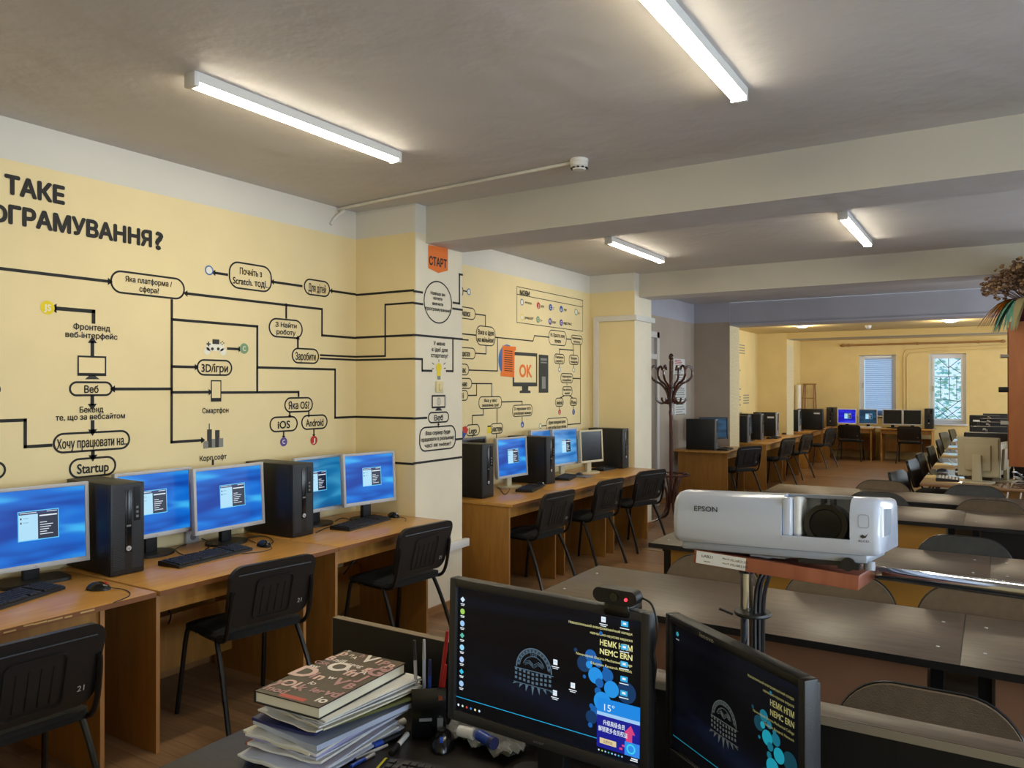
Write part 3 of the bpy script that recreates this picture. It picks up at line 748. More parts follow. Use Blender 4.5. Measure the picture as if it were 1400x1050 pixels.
cl([(782, 530), (782, 555), (716, 552), (716, 571)]); cl([(783, 553), (783, 576)]); cb_(691, 741, 573, 622, ('Питання', 'сервісу'), r=.42, tw=.74); cb_(762, 808, 578, 626, ('Продаж', 'товарів'), r=.42, tw=.74)
cl([(716, 624), (716, 636)]); cl([(784, 627), (784, 639)]); C2.disc(c4(716, 648), 3.4, M_mblue, ring=M_mwhite); C2.disc(c4(784, 650), 3.4, M_mgrey, ring=M_mwhite)
cl([(817, 529), (817, 907), (756, 911)]); cb_(722, 781, 666, 713, ('Навчання', 'спокійне'), r=.42, tw=.74); cl([(781, 690), (816, 692)])
cl([(752, 714), (752, 722)]); cb_(729, 778, 729, 775, ('Яка мобільна', 'версія?'), r=.42, tw=.8); cl([(738, 774), (720, 784)], snap=False); cl([(766, 774), (780, 784)], snap=False)
cb_(696, 736, 783, 826, ('Android',), tw=.7); cb_(766, 801, 783, 822, ('iPhone',), tw=.7); cl([(717, 827), (717, 840)]); cl([(783, 823), (783, 838)]); C2.disc(c4(717, 852), 3.8, M_mred, 'J'); C2.disc(c4(784, 851), 3.8, M_mdkblue, 'C')
cb_(653, 756, 878, 942, ('Дуже складний шлях', 'але потім буде легше'), r=.42, tw=.84); cl([(633, 917), (652, 917)]); C2.disc(c4(625, 918), 3.8, M_mgreen, ring=M_mwhite)
cb_(228, 256, 245, 300, clip=c2min); cl([(258, 272), (274, 274)]); C2.disc(c4(283, 276), 4.6, M_mblue, ring=M_mwhite)
C2.line([(633, 464.3), (640, 465)], t=.012); C2.line([(633, 600), (640, 600)], t=.012)
C2.done(wall_left_2, 'mural')
# faded lists painted in the far alcove
D4 = Paint('x', XW)
for k in range(34):
    y0 = 462 + k * 2.6
    if random.random() < .2: continue
    y_ = PIL[2][1] + 1.2 + random.random() * .5; L_ = .25 + random.random() * .5; z_ = 2.32 - k * .05
    D4.ln.poly([(y_, z_), (y_ + L_, z_), (y_ + L_, z_ + .022), (y_, z_ + .022)], M_mgrey, D4.X)
for y_, z_ in ((14.6, 2.45), (14.0, 2.1), (14.9, 1.5), (13.8, 1.3)):
    for k in range(4): D4.ln.poly([(y_, z_ - .05 * k), (y_ + .4, z_ - .05 * k), (y_ + .4, z_ - .05 * k + .02), (y_, z_ - .05 * k + .02)], M_mgrey, D4.X)
D4.ic.poly([(14.0, 1.25), (14.18, 1.25), (14.18, 1.38), (14.0, 1.38)], M_mdkblue, D4.X); D4.ic.poly([(13.4, 2.0), (13.5, 2.0), (13.5, 2.3), (13.4, 2.3)], M_mred, D4.X)
D4.done(wall_left_4, 'mural')

# ------------------------------------------------------------------ fittings on walls and ceiling
def tube_light(x, y0, y1, label, z=ZC):
    t = thing('ceiling_light', label, 'ceiling light', (x, (y0 + y1) / 2, z), 0, 'fluorescent ceiling battens')
    L = y1 - y0
    b = MB(); o = [(-.034, 0), (.034, 0), (.034, -.022), (-.034, -.022)]
    b.bx(-.0335, .0335, -L / 2, L / 2, -.043, 0, M_whitep); b.bx(-.036, .036, -L / 2 - .012, -L / 2 + .015, -.062, 0, M_whitep, bev=.006); b.bx(-.036, .036, L / 2 - .015, L / 2 + .012, -.062, 0, M_whitep, bev=.006)
    b.build('housing', t)
    d = MB(); n = 10; X = frame((0, -L / 2 + .015, -.0432), (1, 0, 0), (0, 0, 1))
    prof = [(.0335 * math.cos(PI + PI * i / n), .017 * math.sin(PI + PI * i / n)) for i in range(n + 1)]
    d.prism(prof, 0, -(L - .03), M_tubeglow, X); d.build('diffuser', t)
    return t
tube_light(-2.84, 2.04, 3.34, 'long lit fluorescent batten nearest the wall lettering, above the first desks')
tube_light(-.95, 2.12, 3.42, 'bright fluorescent batten cut by the top edge of the photo')
tube_light(-2.86, 6.2, 7.46, 'short looking fluorescent batten beyond the first beam, on the left')
tube_light(-.96, 6.22, 7.56, 'fluorescent batten beyond the first beam, on the right')
for x, y_, lb in ((-2.6, 18.2, 'unseen recessed downlight added behind the last beam, left'), (-.4, 18.2, 'unseen recessed downlight added behind the last beam, right'), (-2.85, 14.2, 'round recessed downlight at left under the far yellow ceiling'), (-.60, 14.3, 'round recessed downlight at right under the far yellow ceiling')):  # the pair behind the last beam is added, unseen, to brighten that bay
    t = thing('downlight', lb, 'ceiling light', (x, y_, 2.74 if y_ < 16 else 2.79), 0, 'far bay downlights')
    MB().lathe([(.11, 0), (.115, -.006), (.095, -.014), (.085, -.006)], M_whitep).build('rim', t); MB().lathe([(.08, -.004), (.083, -.022), (.06, -.03)], M_down).build('lamp', t)
    l = bpy.data.lights.new('downlight_lamp', 'POINT'); l.energy = 26; l.color = (1, .84, .6); l.shadow_soft_size = .08
    o = bpy.data.objects.new('downlight_lamp', l); COL.objects.link(o); o.location = (0, 0, -.07); o.parent = t
for x, y_, z_, lb in ((-2.03, 4.0, ZC, 'white round smoke detector on the near ceiling at the conduit end'), (-1.87, 14.75, 2.74, 'small white smoke detector between the far downlights')):
    t = thing('smoke_detector', lb, 'smoke detector', (x, y_, z_))
    MB().lathe([(.052, 0), (.054, -.014), (.05, -.018)], M_whitep, n=24).build('base', t)
    b = MB().lathe([(.05, -.016), (.05, -.04), (.042, -.048), (.036, -.062), (.02, -.066)], M_whitep, n=24)
    b.build('sensor_head', t)
    b = MB()
    for k in range(10):
        a = 2 * PI * k / 10; b.box((.044 * math.cos(a), .044 * math.sin(a), -.052), (.012, .012, .006), M_blk, None)
    b.build('vent_slots', t)
cc = MB().tube([(-2.08, 4.0, ZC - .012), (-3.9, 4.12, ZC - .014), (-4.0, 4.14, ZC - .03), (-4.05, 4.1, ZC - .08), (-4.06, 4.06, ZC - .14)], .011, M_white, 8, smooth=5)
tag(cc.build('cable_conduit'), 'pale cable conduit crossing the ceiling from the near smoke detector to the wall', 'conduit')
b = MB().bx(XP + .001, XP + .045, PIL[0][0] + .02, PIL[0][1] + .04, .44, .5, M_whitep, bev=.006)
tag(b.build('cable_trunking'), 'short white cable trunking low on the first pillar', 'trunking')
zt = ay(830, 436, PIL[1][0]).z
b = MB().bx(XW + .1, XP + .03, PIL[1][0] - .026, PIL[1][0] - .001, zt - .03, zt + .03, M_white).bx(XW + .06, XW + .12, PIL[1][0] - .03, PIL[1][0] - .001, .76, zt + .03, M_white)
tag(b.build('cable_trunking'), 'white cable trunking across and down the yellow front of the second pillar', 'trunking')
tag(MB().bx(XP + .001, XP + .03, PIL[1][0], PIL[1][1] + .05, zt - .03, zt + .03, M_white).build('cable_trunking'), 'short white cable trunking high on the pale side of the second pillar', 'trunking')
sw = S.p(600, 529)
t = thing('light_switch', 'cream light switch under the painted bulb on the first pillar', 'switch', (XP, sw[0], sw[1]))
MB().bx(0, .012, -.042, .042, -.042, .042, mat('cream_switch', 'DCCB93', .45), bev=.004).build('plate', t); MB().bx(.012, .02, -.016, .016, -.025, .025, mat('cream_switch', 'DCCB93'), bev=.003).build('rocker', t)
for x, y_, lb in ((260, 733, 'grey wall socket behind the second and third monitors'),):
    q = ax(x, y_, XW); t = thing('wall_socket', lb, 'socket', (XW, q.y, q.z))
    MB().bx(0, .03, -.045, .045, -.045, .045, M_silver, bev=.006).build('plate', t); MB().cyl((.03, 0, 0), (.032, 0, 0), .02, M_grey).build('socket_face', t)
for k, (x0, y0, x1, y1, lb) in enumerate(((921, 490, 936, 512, 'paper notice with a red heading behind the coat rack'), (924, 514, 938, 537, 'middle paper notice behind the coat rack'), (922, 537, 938, 566, 'lowest paper notice behind the coat rack, full of lines'))):
    q0 = ax(x0, y0, XW); q1 = ax(x1, y1, XW); b = MB(); b.bx(XW, XW + .003, q0.y, q1.y, q1.z, q0.z, M_paper)
    n = 9
    for j in range(n):
        zz = q0.z - (q0.z - q1.z) * (j + .7) / n; b.bx(XW + .003, XW + .004, q0.y + .05, q1.y - .05 - random.random() * .15, zz - .012, zz, M_mred if (k == 0 and j < 3) else M_mgrey)
    tag(b.build('notice'), lb, 'notice', 'paper notices on the mauve wall')
# curtain rod and pipes on the far wall
t = thing('curtain_rod', 'brown curtain rod across the far wall above both windows', 'curtain rod', (-1.4, YF - .08, 2.66))
MB().cyl((-1.66, 0, 0), (1.53, 0, 0), .022, M_pale, 10).build('rod', t)
for x in (-1.55, -.1, 1.1): MB().bx(x - .02, x + .02, -.02, .08, -.03, .03, M_pale).build('bracket', t)
MB().ell((-1.68, 0, 0), (.06, .035, .035), M_pale).build('finial', t); MB().ell((1.55, 0, 0), (.06, .035, .035), M_pale).build('finial', t)
b = MB()
for o_ in (0, .07): b.tube([(-1.78 + o_, YF - .02, .8), (-1.78 + o_, YF - .02, 2.42 - o_), (-1.74 + o_, YF - .02, 2.5 - o_), (-1.66 + o_, YF - .02, 2.53 - o_), (.3, YF - .02, 2.58 - o_)], .014, M_yellow2, 6)
tag(b.build('cable_conduit'), 'pair of yellow painted conduits running between the two far windows', 'conduit')

# ------------------------------------------------------------------ chairs (sitter looks along local -Y)
def chair_frame(t, m=M_frame):
    for sx in (-1, 1):
        MB().tube([(sx * .245, -.235, 0), (sx * .232, -.20, .25), (sx * .222, -.175, .42), (sx * .215, -.145, .445), (sx * .21, -.05, .447)], .0125, m, 8, smooth=3).build('leg', t)
        MB().tube([(sx * .252, .30, 0), (sx * .236, .21, .25), (sx * .222, .13, .42), (sx * .215, .10, .445), (sx * .21, .0, .447)], .0125, m, 8, smooth=3).build('leg', t)
        MB().tube([(sx * .21, -.06, .44), (sx * .215, .12, .44), (sx * .222, .20, .46), (sx * .226, .235, .53), (sx * .222, .262, .66), (sx * .215, .268, .70)], .011, m, 8, smooth=3).build('back_support', t)
    b = MB().cyl((-.215, -.10, .438), (.215, -.10, .438), .009, m, 8).cyl((-.215, .08, .438), (.215, .08, .438), .009, m, 8)
    b.build('crossbar', t)
def seat_mesh(m):
    b = MB(); o = rrect(.475, .43, .09, 7)
    X = frame((0, -.01, 0), (1, 0, 0), (0, 1, 0))
    b.shell([(x, y) for x, y in o], (0, 0), lambda x, z: .0 - .018 * max(0, (abs(x) / .24)) ** 2 - .02 * max(0, -z / .2) ** 3 + .03 - .012 * (1 if abs(x) > .232 or abs(z) > .21 else 0), lambda x, z: -.012, m,
            X=Matrix.Translation((0, -.01, .462)) @ Matrix(((1, 0, 0, 0), (0, 0, 1, 0), (0, 1, 0, 0), (0, 0, 0, 1))))
    return b
def back_y(x, z, off=0): return .205 + (z - .50) * .27 - .22 * x * x + off
def black_chair(label, loc, rz, group, number=True):
    t = thing('office_chair', label, 'chair', loc, rz, group)
    seat_mesh(M_seatf).build('seat', t)
    # outline: narrower bottom with wide shoulders
    o = [(x * (.94 + .06 * ((z + .155) / .31)), z + .665) for x, z in rrect(.475, .31, .065, 7)]
    edge = lambda x, z: 0
    b = MB().shell(o, (0, .665), lambda x, z: back_y(x, z, -.012), lambda x, z: back_y(x, z, .016), M_chair, rings=(1, .965, .88, .6, .3))
    bk = b.build('backrest', t)
    p = MB()
    def on(x, z, off=.0165): return (x, back_y(x, z, off), z)
    ring = [on(x, z + .66) for x, z in rrect(.20, .2, .025, 5)]; p.tube([(x, y, z - .02) for x, y, z in ring + [ring[0]]], .0032, M_chair, 5)
    for k in range(4):
        x = -.06 + k * .04; p.tube([on(x, .56), on(x, .63), on(x, .70)], .0026, M_chair, 5)
    p.tube([on(-.2, .775), on(-.1, .778), on(.1, .778), on(.2, .775)], .004, M_chair, 5)
    p.build('ribbed_panel', bk)
    if number:
        X = frame(on(-.165, .57, .0185), (-1, 0, 0), (0, .26, .965))
        MB().text('21', mat('stencil_white', 'B9B7B0', .7), X, size=.032, bold=.01).build('stencil_number', bk)
    chair_frame(t)
    return t
GL, GRt = 'black chairs along the left desks', 'black chairs along the right desks'
def put_chair(proto, bx, by, a, label, group, facing='left', back=.26):
    # bx, by: floor point under the top of the backrest
    if facing == 'left': rz = -(90 + a); dx, dy = -math.cos(R(a)), math.sin(R(a))
    elif facing == 'right': rz = 90 + a; dx, dy = math.cos(R(a)), math.sin(R(a))
    elif facing == 'far': rz = 180 + a; dx, dy = -math.sin(R(a)), math.cos(R(a))
    else: rz = a; dx, dy = math.sin(R(a)), -math.cos(R(a))
    loc = (bx + dx * back, by + dy * back, 0)
    if proto.get('used'): return dup(proto, loc, rz, label, group)
    proto['used'] = True; proto.location = loc; proto.rotation_euler = (0, 0, R(rz)); proto['label'] = label; proto['group'] = group
    return proto
pc = black_chair('black chair', (0, 0, 0), 0, GL)
for bx_, by_, a, lb in ((-2.80, 1.40, 4, 'black plastic chair cut by the bottom left edge of the photo, stencilled 21'),
                        (-3.03, 2.64, 9, 'black chair at the desk between the two nearest black towers'),
                        (-3.01, 3.82, 5, 'black chair at the desk end beside the first pillar'),
                        (-3.03, 5.58, 5, 'first black chair beyond the first pillar, nearest its tower'),
                        (-3.03, 6.58, 6, 'middle black chair of the three beyond the first pillar'),
                        (-3.0, 7.52, 16, 'third black chair beyond the first pillar, beside the coat rack'),
                        (-3.0, 11.3, 28, 'black chair at the short desk against the mauve pillar'),
                        (-2.93, 13.42, 14, 'nearer of two black chairs in the far yellow alcove'),
                        (-2.90, 14.80, 12, 'further of two black chairs in the far yellow alcove'),
                        (-2.88, 17.1, 15, 'black chair seen sideways at the corner desk of the last bay')):
    put_chair(pc, bx_, by_, a, lb, GL)
for bx_, by_, a, lb in ((-2.77, 18.75, 0, 'black chair seen from behind under the purple screen at the far wall'), (-1.57, 18.75, 0, 'black chair seen from behind below the gap between the far windows')):
    put_chair(pc, bx_, by_, a, lb, 'black chairs at the far wall', 'far')
for bx_, by_, a, lb in ((-.83, 8.75, -12, 'nearest black chair at the right desks, seen sideways'), (-.81, 10.2, -8, 'second black chair along the right desks, pushed close in'), (-.80, 11.2, -5, 'third black chair along the right desks'),
                        (-.77, 12.6, -6, 'fourth black chair along the right desks'), (-.76, 14.3, -4, 'fifth black chair along the right desks, small and dark'), (-.80, 16.6, -14, 'black chair at the far end of the right desks, under the window'), (-.72, 17.9, -10, 'furthest black chair of the right desks')):
    put_chair(pc, bx_, by_, a, lb, GRt, 'right')

def fabric_chair(label, m, group):
    t = thing('fabric_chair', label, 'chair', (0, 0, 0), 0, group)
    seat_mesh(m).build('seat', t)
    o = [(x, z + .645) for x, z in rrect(.475, .35, .15, 9)]
    f = lambda x, z: back_y(x, z, -.03 + .016 * min(1, (abs(x) / .235) ** 2 + (abs(z - .645) / .17) ** 2))
    MB().shell(o, (0, .645), f, lambda x, z: back_y(x, z, .012), m, rings=(1, .96, .85, .6, .3), mb=M_chair).build('backrest', t)
    o2 = [(x, back_y(x, z, .006), z) for x, z in o]
    MB().tube(o2 + [o2[0]], .006, M_frame, 6).build('back_rim', t)
    chair_frame(t)
    return t
GF = 'fabric chairs behind the dark tables'
pb = fabric_chair('brown chair', M_brownf, GF); pg = fabric_chair('grey chair', M_greyf, GF)
for pr_, bx_, by_, a, lb in ((pb, -.16, 2.44, 0, 'large brown fabric chair behind the second computer screen, bottom right'),
                            (pb, -1.19, 3.80, 1, 'brown fabric chair behind the nearest dark table, left of the projector pole'),
                            (pb, -.60, 3.77, 0, 'brown fabric chair behind the nearest dark table, under the projector board'),
                            (pb, -.05, 3.80, 0, 'brown fabric chair behind the nearest dark table, right of the projector board'),
                            (pg, -.15, 5.06, 0, 'dark grey fabric chair behind the second dark table, right of the projector'),
                            (pg, -.80, 6.82, 4, 'dark chair mostly hidden behind the projector lens side'),
                            (pb, -.03, 6.80, 0, 'brown fabric chair behind the third dark table'),
                            (pb, -.86, 7.72, 0, 'brown fabric chair with rounded back behind the furthest dark table, left'),
                            (pg, -.15, 7.74, 0, 'dark grey fabric chair between the furthest dark table and the right desks')):
    put_chair(pr_, bx_, by_, a, lb, GF, 'near')

# ------------------------------------------------------------------ dark wooden tables in rows
def dark_table(label, x0, x1, y0, y1, mp, z=.75):
    t = thing('classroom_table', label, 'table', ((x0 + x1) / 2, (y0 + y1) / 2, 0), 0, 'dark classroom tables')
    w_, d_ = x1 - x0, y1 - y0
    MB().box((0, 0, z - .014), (w_, d_, .026), M_wenge, bev=.002).build('tabletop', t)
    MB().bx(-w_ / 2, w_ / 2, -d_ / 2 - .0015, -d_ / 2, z - .028, z - .001, M_wedge).bx(-w_ / 2 - .0015, -w_ / 2, -d_ / 2, d_ / 2, z - .028, z - .001, M_wedge).bx(w_ / 2, w_ / 2 + .0015, -d_ / 2, d_ / 2, z - .028, z - .001, M_wedge).bx(-w_ / 2, w_ / 2, d_ / 2, d_ / 2 + .0015, z - .028, z - .001, M_wedge).build('edge_banding', t)
    MB().bx(-w_ / 2 + .1, w_ / 2 - .1, -d_ / 2 + .10, -d_ / 2 + .116, .30, z - .03, mp).build('modesty_panel', t)
    for sx in (-1, 1):
        b = MB(); x = sx * (w_ / 2 - .07)
        b.bx(x - .02, x + .02, -d_ / 2 + .118, -d_ / 2 + .158, .02, z - .028, M_frame)
        b.bx(x - .02, x + .02, -d_ / 2 + .03, -d_ / 2 + .19, 0, .03, M_frame).bx(x - .018, x + .018, -d_ / 2 + .09, d_ / 2 - .09, z - .06, z - .028, M_frame)
        b.build('leg_frame', t)
    s_ = MB()
    for sx in (-1, 1):
        for y in (-.17, .17): s_.cyl((sx * (w_ / 2 - .07), y, z - .001), (sx * (w_ / 2 - .07), y, z + .0012), .006, M_silver, 10)
    s_.build('screws', t)
    return t
for y0, y1, mp, xa, nm in ((2.97, 3.65, M_panshade, -.10, 'nearest'), (4.33, 4.96, M_panlit, -.02, 'second'), (5.97, 6.70, M_panlit, -.18, 'third'), (6.98, 7.63, mat('grey_green_panel', '8C8A72', .55), .02, 'furthest')):
    dark_table('long dark brown table, %s row from the computers in front' % nm, -1.74, xa - .003, y0, y1, mp)
    dark_table('dark brown table at the right photo edge, %s row from the front' % nm, xa, xa + 1.64, y0, y1, M_panshade if nm == 'nearest' else M_blackp)

# ------------------------------------------------------------------ orange brown computer desks
def desk(label, y0, y1, xf, xb, z=.75, inset=.2, group='computer desks along the left wall', chip=False, left_in=.015, rot=None, notch=None):
    t = thing('computer_desk', label, 'desk', (xf, (y0 + y1) / 2, 0), 0, group)
    h = (y1 - y0) / 2; d_ = xf - xb
    MB().box((-d_ / 2, 0, z - .0125), (d_, 2 * h - .004, .025), M_desk, bev=.003).build('desktop', t)
    e = MB().bx(-.001, .0015, -h + .002, h - .002, z - .024, z - .002, M_deske)
    if chip:
        for k in range(7): e.box((.0016, -h + .45 + k * .06 + random.random() * .03, z - .006 - random.random() * .008), (.002, .03 + random.random() * .03, .006), M_chip)
    e.build('edge_banding', t)
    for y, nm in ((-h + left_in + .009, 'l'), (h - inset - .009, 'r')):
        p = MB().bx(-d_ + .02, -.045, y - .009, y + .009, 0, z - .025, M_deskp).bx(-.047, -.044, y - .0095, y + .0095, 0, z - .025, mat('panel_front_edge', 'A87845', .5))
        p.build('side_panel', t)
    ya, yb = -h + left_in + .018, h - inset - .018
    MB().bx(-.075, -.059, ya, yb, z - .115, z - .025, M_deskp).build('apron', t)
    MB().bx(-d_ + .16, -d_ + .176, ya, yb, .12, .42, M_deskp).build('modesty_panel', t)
    return t
XD = -3.2
desk('nearest orange brown desk with a chipped front edge, cut by the left photo edge', .98, 2.125, XD, -4.02, inset=.215, chip=True)
desk('orange brown desk under the two nearest black towers', 2.137, 3.262, XD, -4.02, inset=.205)
desk('orange brown desk ending at the first pillar', 3.267, 4.318, XD, -4.02, inset=.17)
desk('orange brown desk just beyond the first pillar with its end panel showing', 5.16, 6.075, XD, -4.02, inset=.13)
desk('middle orange brown desk of the three beyond the first pillar', 6.08, 7.125, XD, -4.02, inset=.16)
desk('third orange brown desk beyond the first pillar, ending at the second pillar', 7.13, 8.265, XD, -4.02, inset=.22)
desk('short orange brown desk against the mauve pillar', 10.93, 12.02, XD, -4.0, inset=.1, left_in=.12)
desk('nearer orange brown desk in the far yellow alcove', 12.84, 14.2, -3.1, -4.0, inset=.2)
desk('further orange brown desk in the far yellow alcove', 14.21, 15.6, -3.1, -4.0, inset=.2)
desk('orange brown desk beside the last rough pillar', 16.62, 18.2, -3.19, -4.0, inset=.1, group='computer desks in the last bay')
def desk_far(label, x0, x1, y0=19.15, y1=19.9, z=.74):
    t = thing('computer_desk', label, 'desk', ((x0 + x1) / 2, y0, 0), 0, 'computer desks in the last bay'); h = (x1 - x0) / 2; d_ = y1 - y0
    MB().box((0, d_ / 2, z - .0125), (2 * h, d_, .025), M_desk, bev=.003).build('desktop', t)
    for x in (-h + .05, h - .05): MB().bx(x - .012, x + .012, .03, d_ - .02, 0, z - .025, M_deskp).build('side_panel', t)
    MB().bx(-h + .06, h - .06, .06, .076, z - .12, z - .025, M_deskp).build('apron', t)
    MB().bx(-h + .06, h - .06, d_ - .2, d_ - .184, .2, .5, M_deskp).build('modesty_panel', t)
desk_far('brown desk with the purple screen at the far wall', -3.36, -2.33); desk_far('brown desk between the two far windows', -2.22, -1.12)
desk('corner desk where the last bay meets the far wall', 18.21, 19.14, -3.19, -4.0, inset=.05, group='computer desks in the last bay')

# ------------------------------------------------------------------ computers (front along local -Y)
M_wall_blue = wallpaper('screen_blue_beams', '043A9E', '0B6CD2', '3DB2F0', 1.0)
M_wall_dim = wallpaper('screen_blue_dim', '1C5FA8', '3C86CC', '6FB0E4', .95, 2.0)
M_wall_teal = wallpaper('screen_teal_dim', '0A4A84', '1476B0', '3C9CCC', .85, 1.0)
M_wall_vio = wallpaper('screen_violet', '140FA0', '1E1FD0', '3A46E8', .95, 3.0)
M_wall_dk = wallpaper('screen_dark_blue', '0E2233', '1B3C55', '2A5878', .6, 1.5)
G_win = glow('dialog_pale', 'A9D9F2'); G_rim = glow('dialog_rim', '5FC6F5'); G_navy = glow('dialog_navy', '0A1030'); G_txt = glow('dialog_text', 'DCE6F0'); G_bar = glow('dialog_bar', '15205E')
def login_dialog(b, cx, cz, w_, h_, y):
    q = lambda x0, x1, z0, z1, m, d: b.add([(x0, y - d, z0), (x1, y - d, z0), (x1, y - d, z1), (x0, y - d, z1)], [(0, 1, 2, 3)], m)
    x0, x1, z0, z1 = cx - w_ / 2, cx + w_ / 2, cz - h_ / 2, cz + h_ / 2
    q(x0, x1, z0, z1, G_rim, .0006); e = .004
    q(x0 + e, x1 - e, z0 + e, z1 - e, G_navy, .0009)
    q(x0 + e, x1 - e, z1 - .016, z1 - e, G_bar, .0011)
    q(x0 + e, x0 + w_ * .48, z0 + e, z1 - .017, G_win, .0012)
    for k in (0, 1):
        zz = z1 - .034 - k * .02; q(x0 + .010, x0 + .016, zz - .005, zz + .004, G_navy, .0014); q(x0 + .021, x0 + .045, zz - .002, zz + .002, glow('dialog_grey', '86B6CC'), .0014)
    q(x0 + w_ * .52, x1 - .008, z1 - .030, z1 - .024, G_txt, .0013)
    for k in range(6): q(x0 + w_ * .53, x0 + w_ * (.70 + .05 * ((k * 3) % 4)), z0 + h_ * .58 - k * .011 - .0016, z0 + h_ * .58 - k * .011 + .0016, G_txt, .0013)
    q(x0 + .008, x0 + w_ * .45, z1 - .011, z1 - .008, G_txt, .0014); q(x1 - w_ * .3, x1 - .008, z1 - .011, z1 - .008, G_txt, .0014)
def monitor(label, loc, a, mwall=None, dialog=True, mb=M_silver, mst=M_blk, W=.43, H=.34, zb=.115, group='flat screens on the left desks', logo=None, tilt=3, facing='left', base='oval', bez=.018, scale=None, dlg=(.03, .02), sticker=None, wide_base=.125):
    rz = {'left': 90 - a, 'near': -a, 'right': -90 - a, 'far': 180 - a}[facing]
    t = thing('monitor', label, 'computer screen', loc, rz, group)
    X = Matrix.Translation((0, 0, zb)) @ Matrix.Rotation(R(-tilt), 4, 'X')
    f = MB(); k = bez
    f.box((-W / 2 + k / 2, 0, H / 2), (k, .03, H), mb, X, bev=.003).box((W / 2 - k / 2, 0, H / 2), (k, .03, H), mb, X, bev=.003).box((0, 0, H - k / 2), (W - 2 * k + .004, .03, k), mb, X, bev=.003).box((0, 0, k * .65), (W - 2 * k + .004, .03, k * 1.3), mb, X, bev=.003)
    fr = f.build('bezel', t)
    if logo: MB().text(logo, M_grey if mb is not M_blk else M_silver, X @ frame((0, -.0158, k * .45), (1, 0, 0), (0, 0, 1)), height=.007, width=.012 * max(2, len(logo)) * .6, bold=.01).build('logo', fr)
    s_ = MB(); y = -.008
    s_.box((0, .002, H / 2 + k * .15), (W - 2 * k, .016, H - 2.3 * k), mwall or M_blk2, X)
    if dialog and mwall:
        d_ = MB(); login_dialog(d_, dlg[0] * 0 - .01 + dlg[0], H * .47 + dlg[1], W * .36, H * .36, -.0062); s_.add([X @ Vector(v) for v in d_.v], [], G_win)
        k0 = len(s_.v) - len(d_.v)
        for ff, mm in zip(d_.f, d_.m): s_.f.append([i + k0 for i in ff]); s_.m.append(s_.mi(d_.mats[mm]))
    s_.build('screen', t)
    h = MB().box((0, .022, H / 2), (W - .02, .018, H - .02), mb if mb is not M_silver else M_silver, X, bev=.006).box((0, .042, H / 2), (W * .62, .03, H * .66), mb if mb is M_beige else M_blk, X, bev=.012)
    h.build('back_cover', t)
    n_ = MB()
    n_.bx(-.035, .035, .03, .065, .012, zb + H * .45, mst, bev=.006); n_.build('stand_neck', t)
    bs = MB()
    if base == 'oval': bs.prism([(wide_base * math.cos(q * PI / 14), .035 + .105 * math.sin(q * PI / 14)) for q in range(28)], .001, .014, mst)
    elif base == 'small': bs.prism(rrect(.14, .08, .03, 6, 0, .015), .001, .016, mst)
    else: bs.prism(rrect(wide_base * 2, .19, .04, 6, 0, .03), .001, .016, mst)
    bs.build('stand_base', t)
    if sticker: MB().bx(*sticker, M_paper).build('paper_label', t)
    if scale: t.scale = (scale,) * 3
    return t
DZ = .75
def mloc(x, y, z=DZ): return (x, y, z)
monitor('blue screen at the left photo edge, left of the nearest black tower', mloc(-3.82, 1.91), 8, M_wall_blue, W=.485, H=.386, zb=.07, logo='LG', base='rect', wide_base=.15)
monitor('blue screen partly behind the nearest black tower', mloc(-3.90, 2.58), 0, M_wall_blue, W=.46, H=.365, zb=.10, logo='LG', dlg=(.0, .02))
monitor('blue screen between the two nearest black towers, above a long keyboard', mloc(-3.81, 3.0), 0, M_wall_blue, W=.492, H=.375, zb=.085, logo='LG')
monitor('blue screen partly behind the second nearest black tower', mloc(-3.82, 3.72), 0, M_wall_teal, W=.43, H=.37, zb=.09, logo='LG', dlg=(.0, .03))
monitor('blue screen beside the first pillar', mloc(-3.67, 4.045), 9, M_wall_blue, W=.452, H=.356, zb=.112, logo='LG')
monitor('small grey screen back behind the first tower past the pillar', mloc(-3.94, 5.70), 0, None, mb=M_grey, W=.40, H=.33, zb=.14)
monitor('silver framed blue screen next to the first tower past the pillar', mloc(-3.75, 6.04), 4, M_wall_blue, W=.468, H=.366, zb=.095, mst=M_beige)
monitor('small blue screen peeking over the second tower past the pillar', mloc(-3.88, 6.81), 0, M_wall_dim, W=.42, H=.34, zb=.15, dialog=False)
monitor('pale blue screen in a silver frame, third computer place past the pillar', mloc(-3.80, 7.17), 7, M_wall_dim, W=.452, H=.385, zb=.105, mst=M_beige)
monitor('switched off black screen in a white frame past the pillar', mloc(-3.66, 7.50), 14, None, mb=M_beige, mst=M_beige, W=.37, H=.345, zb=.115)

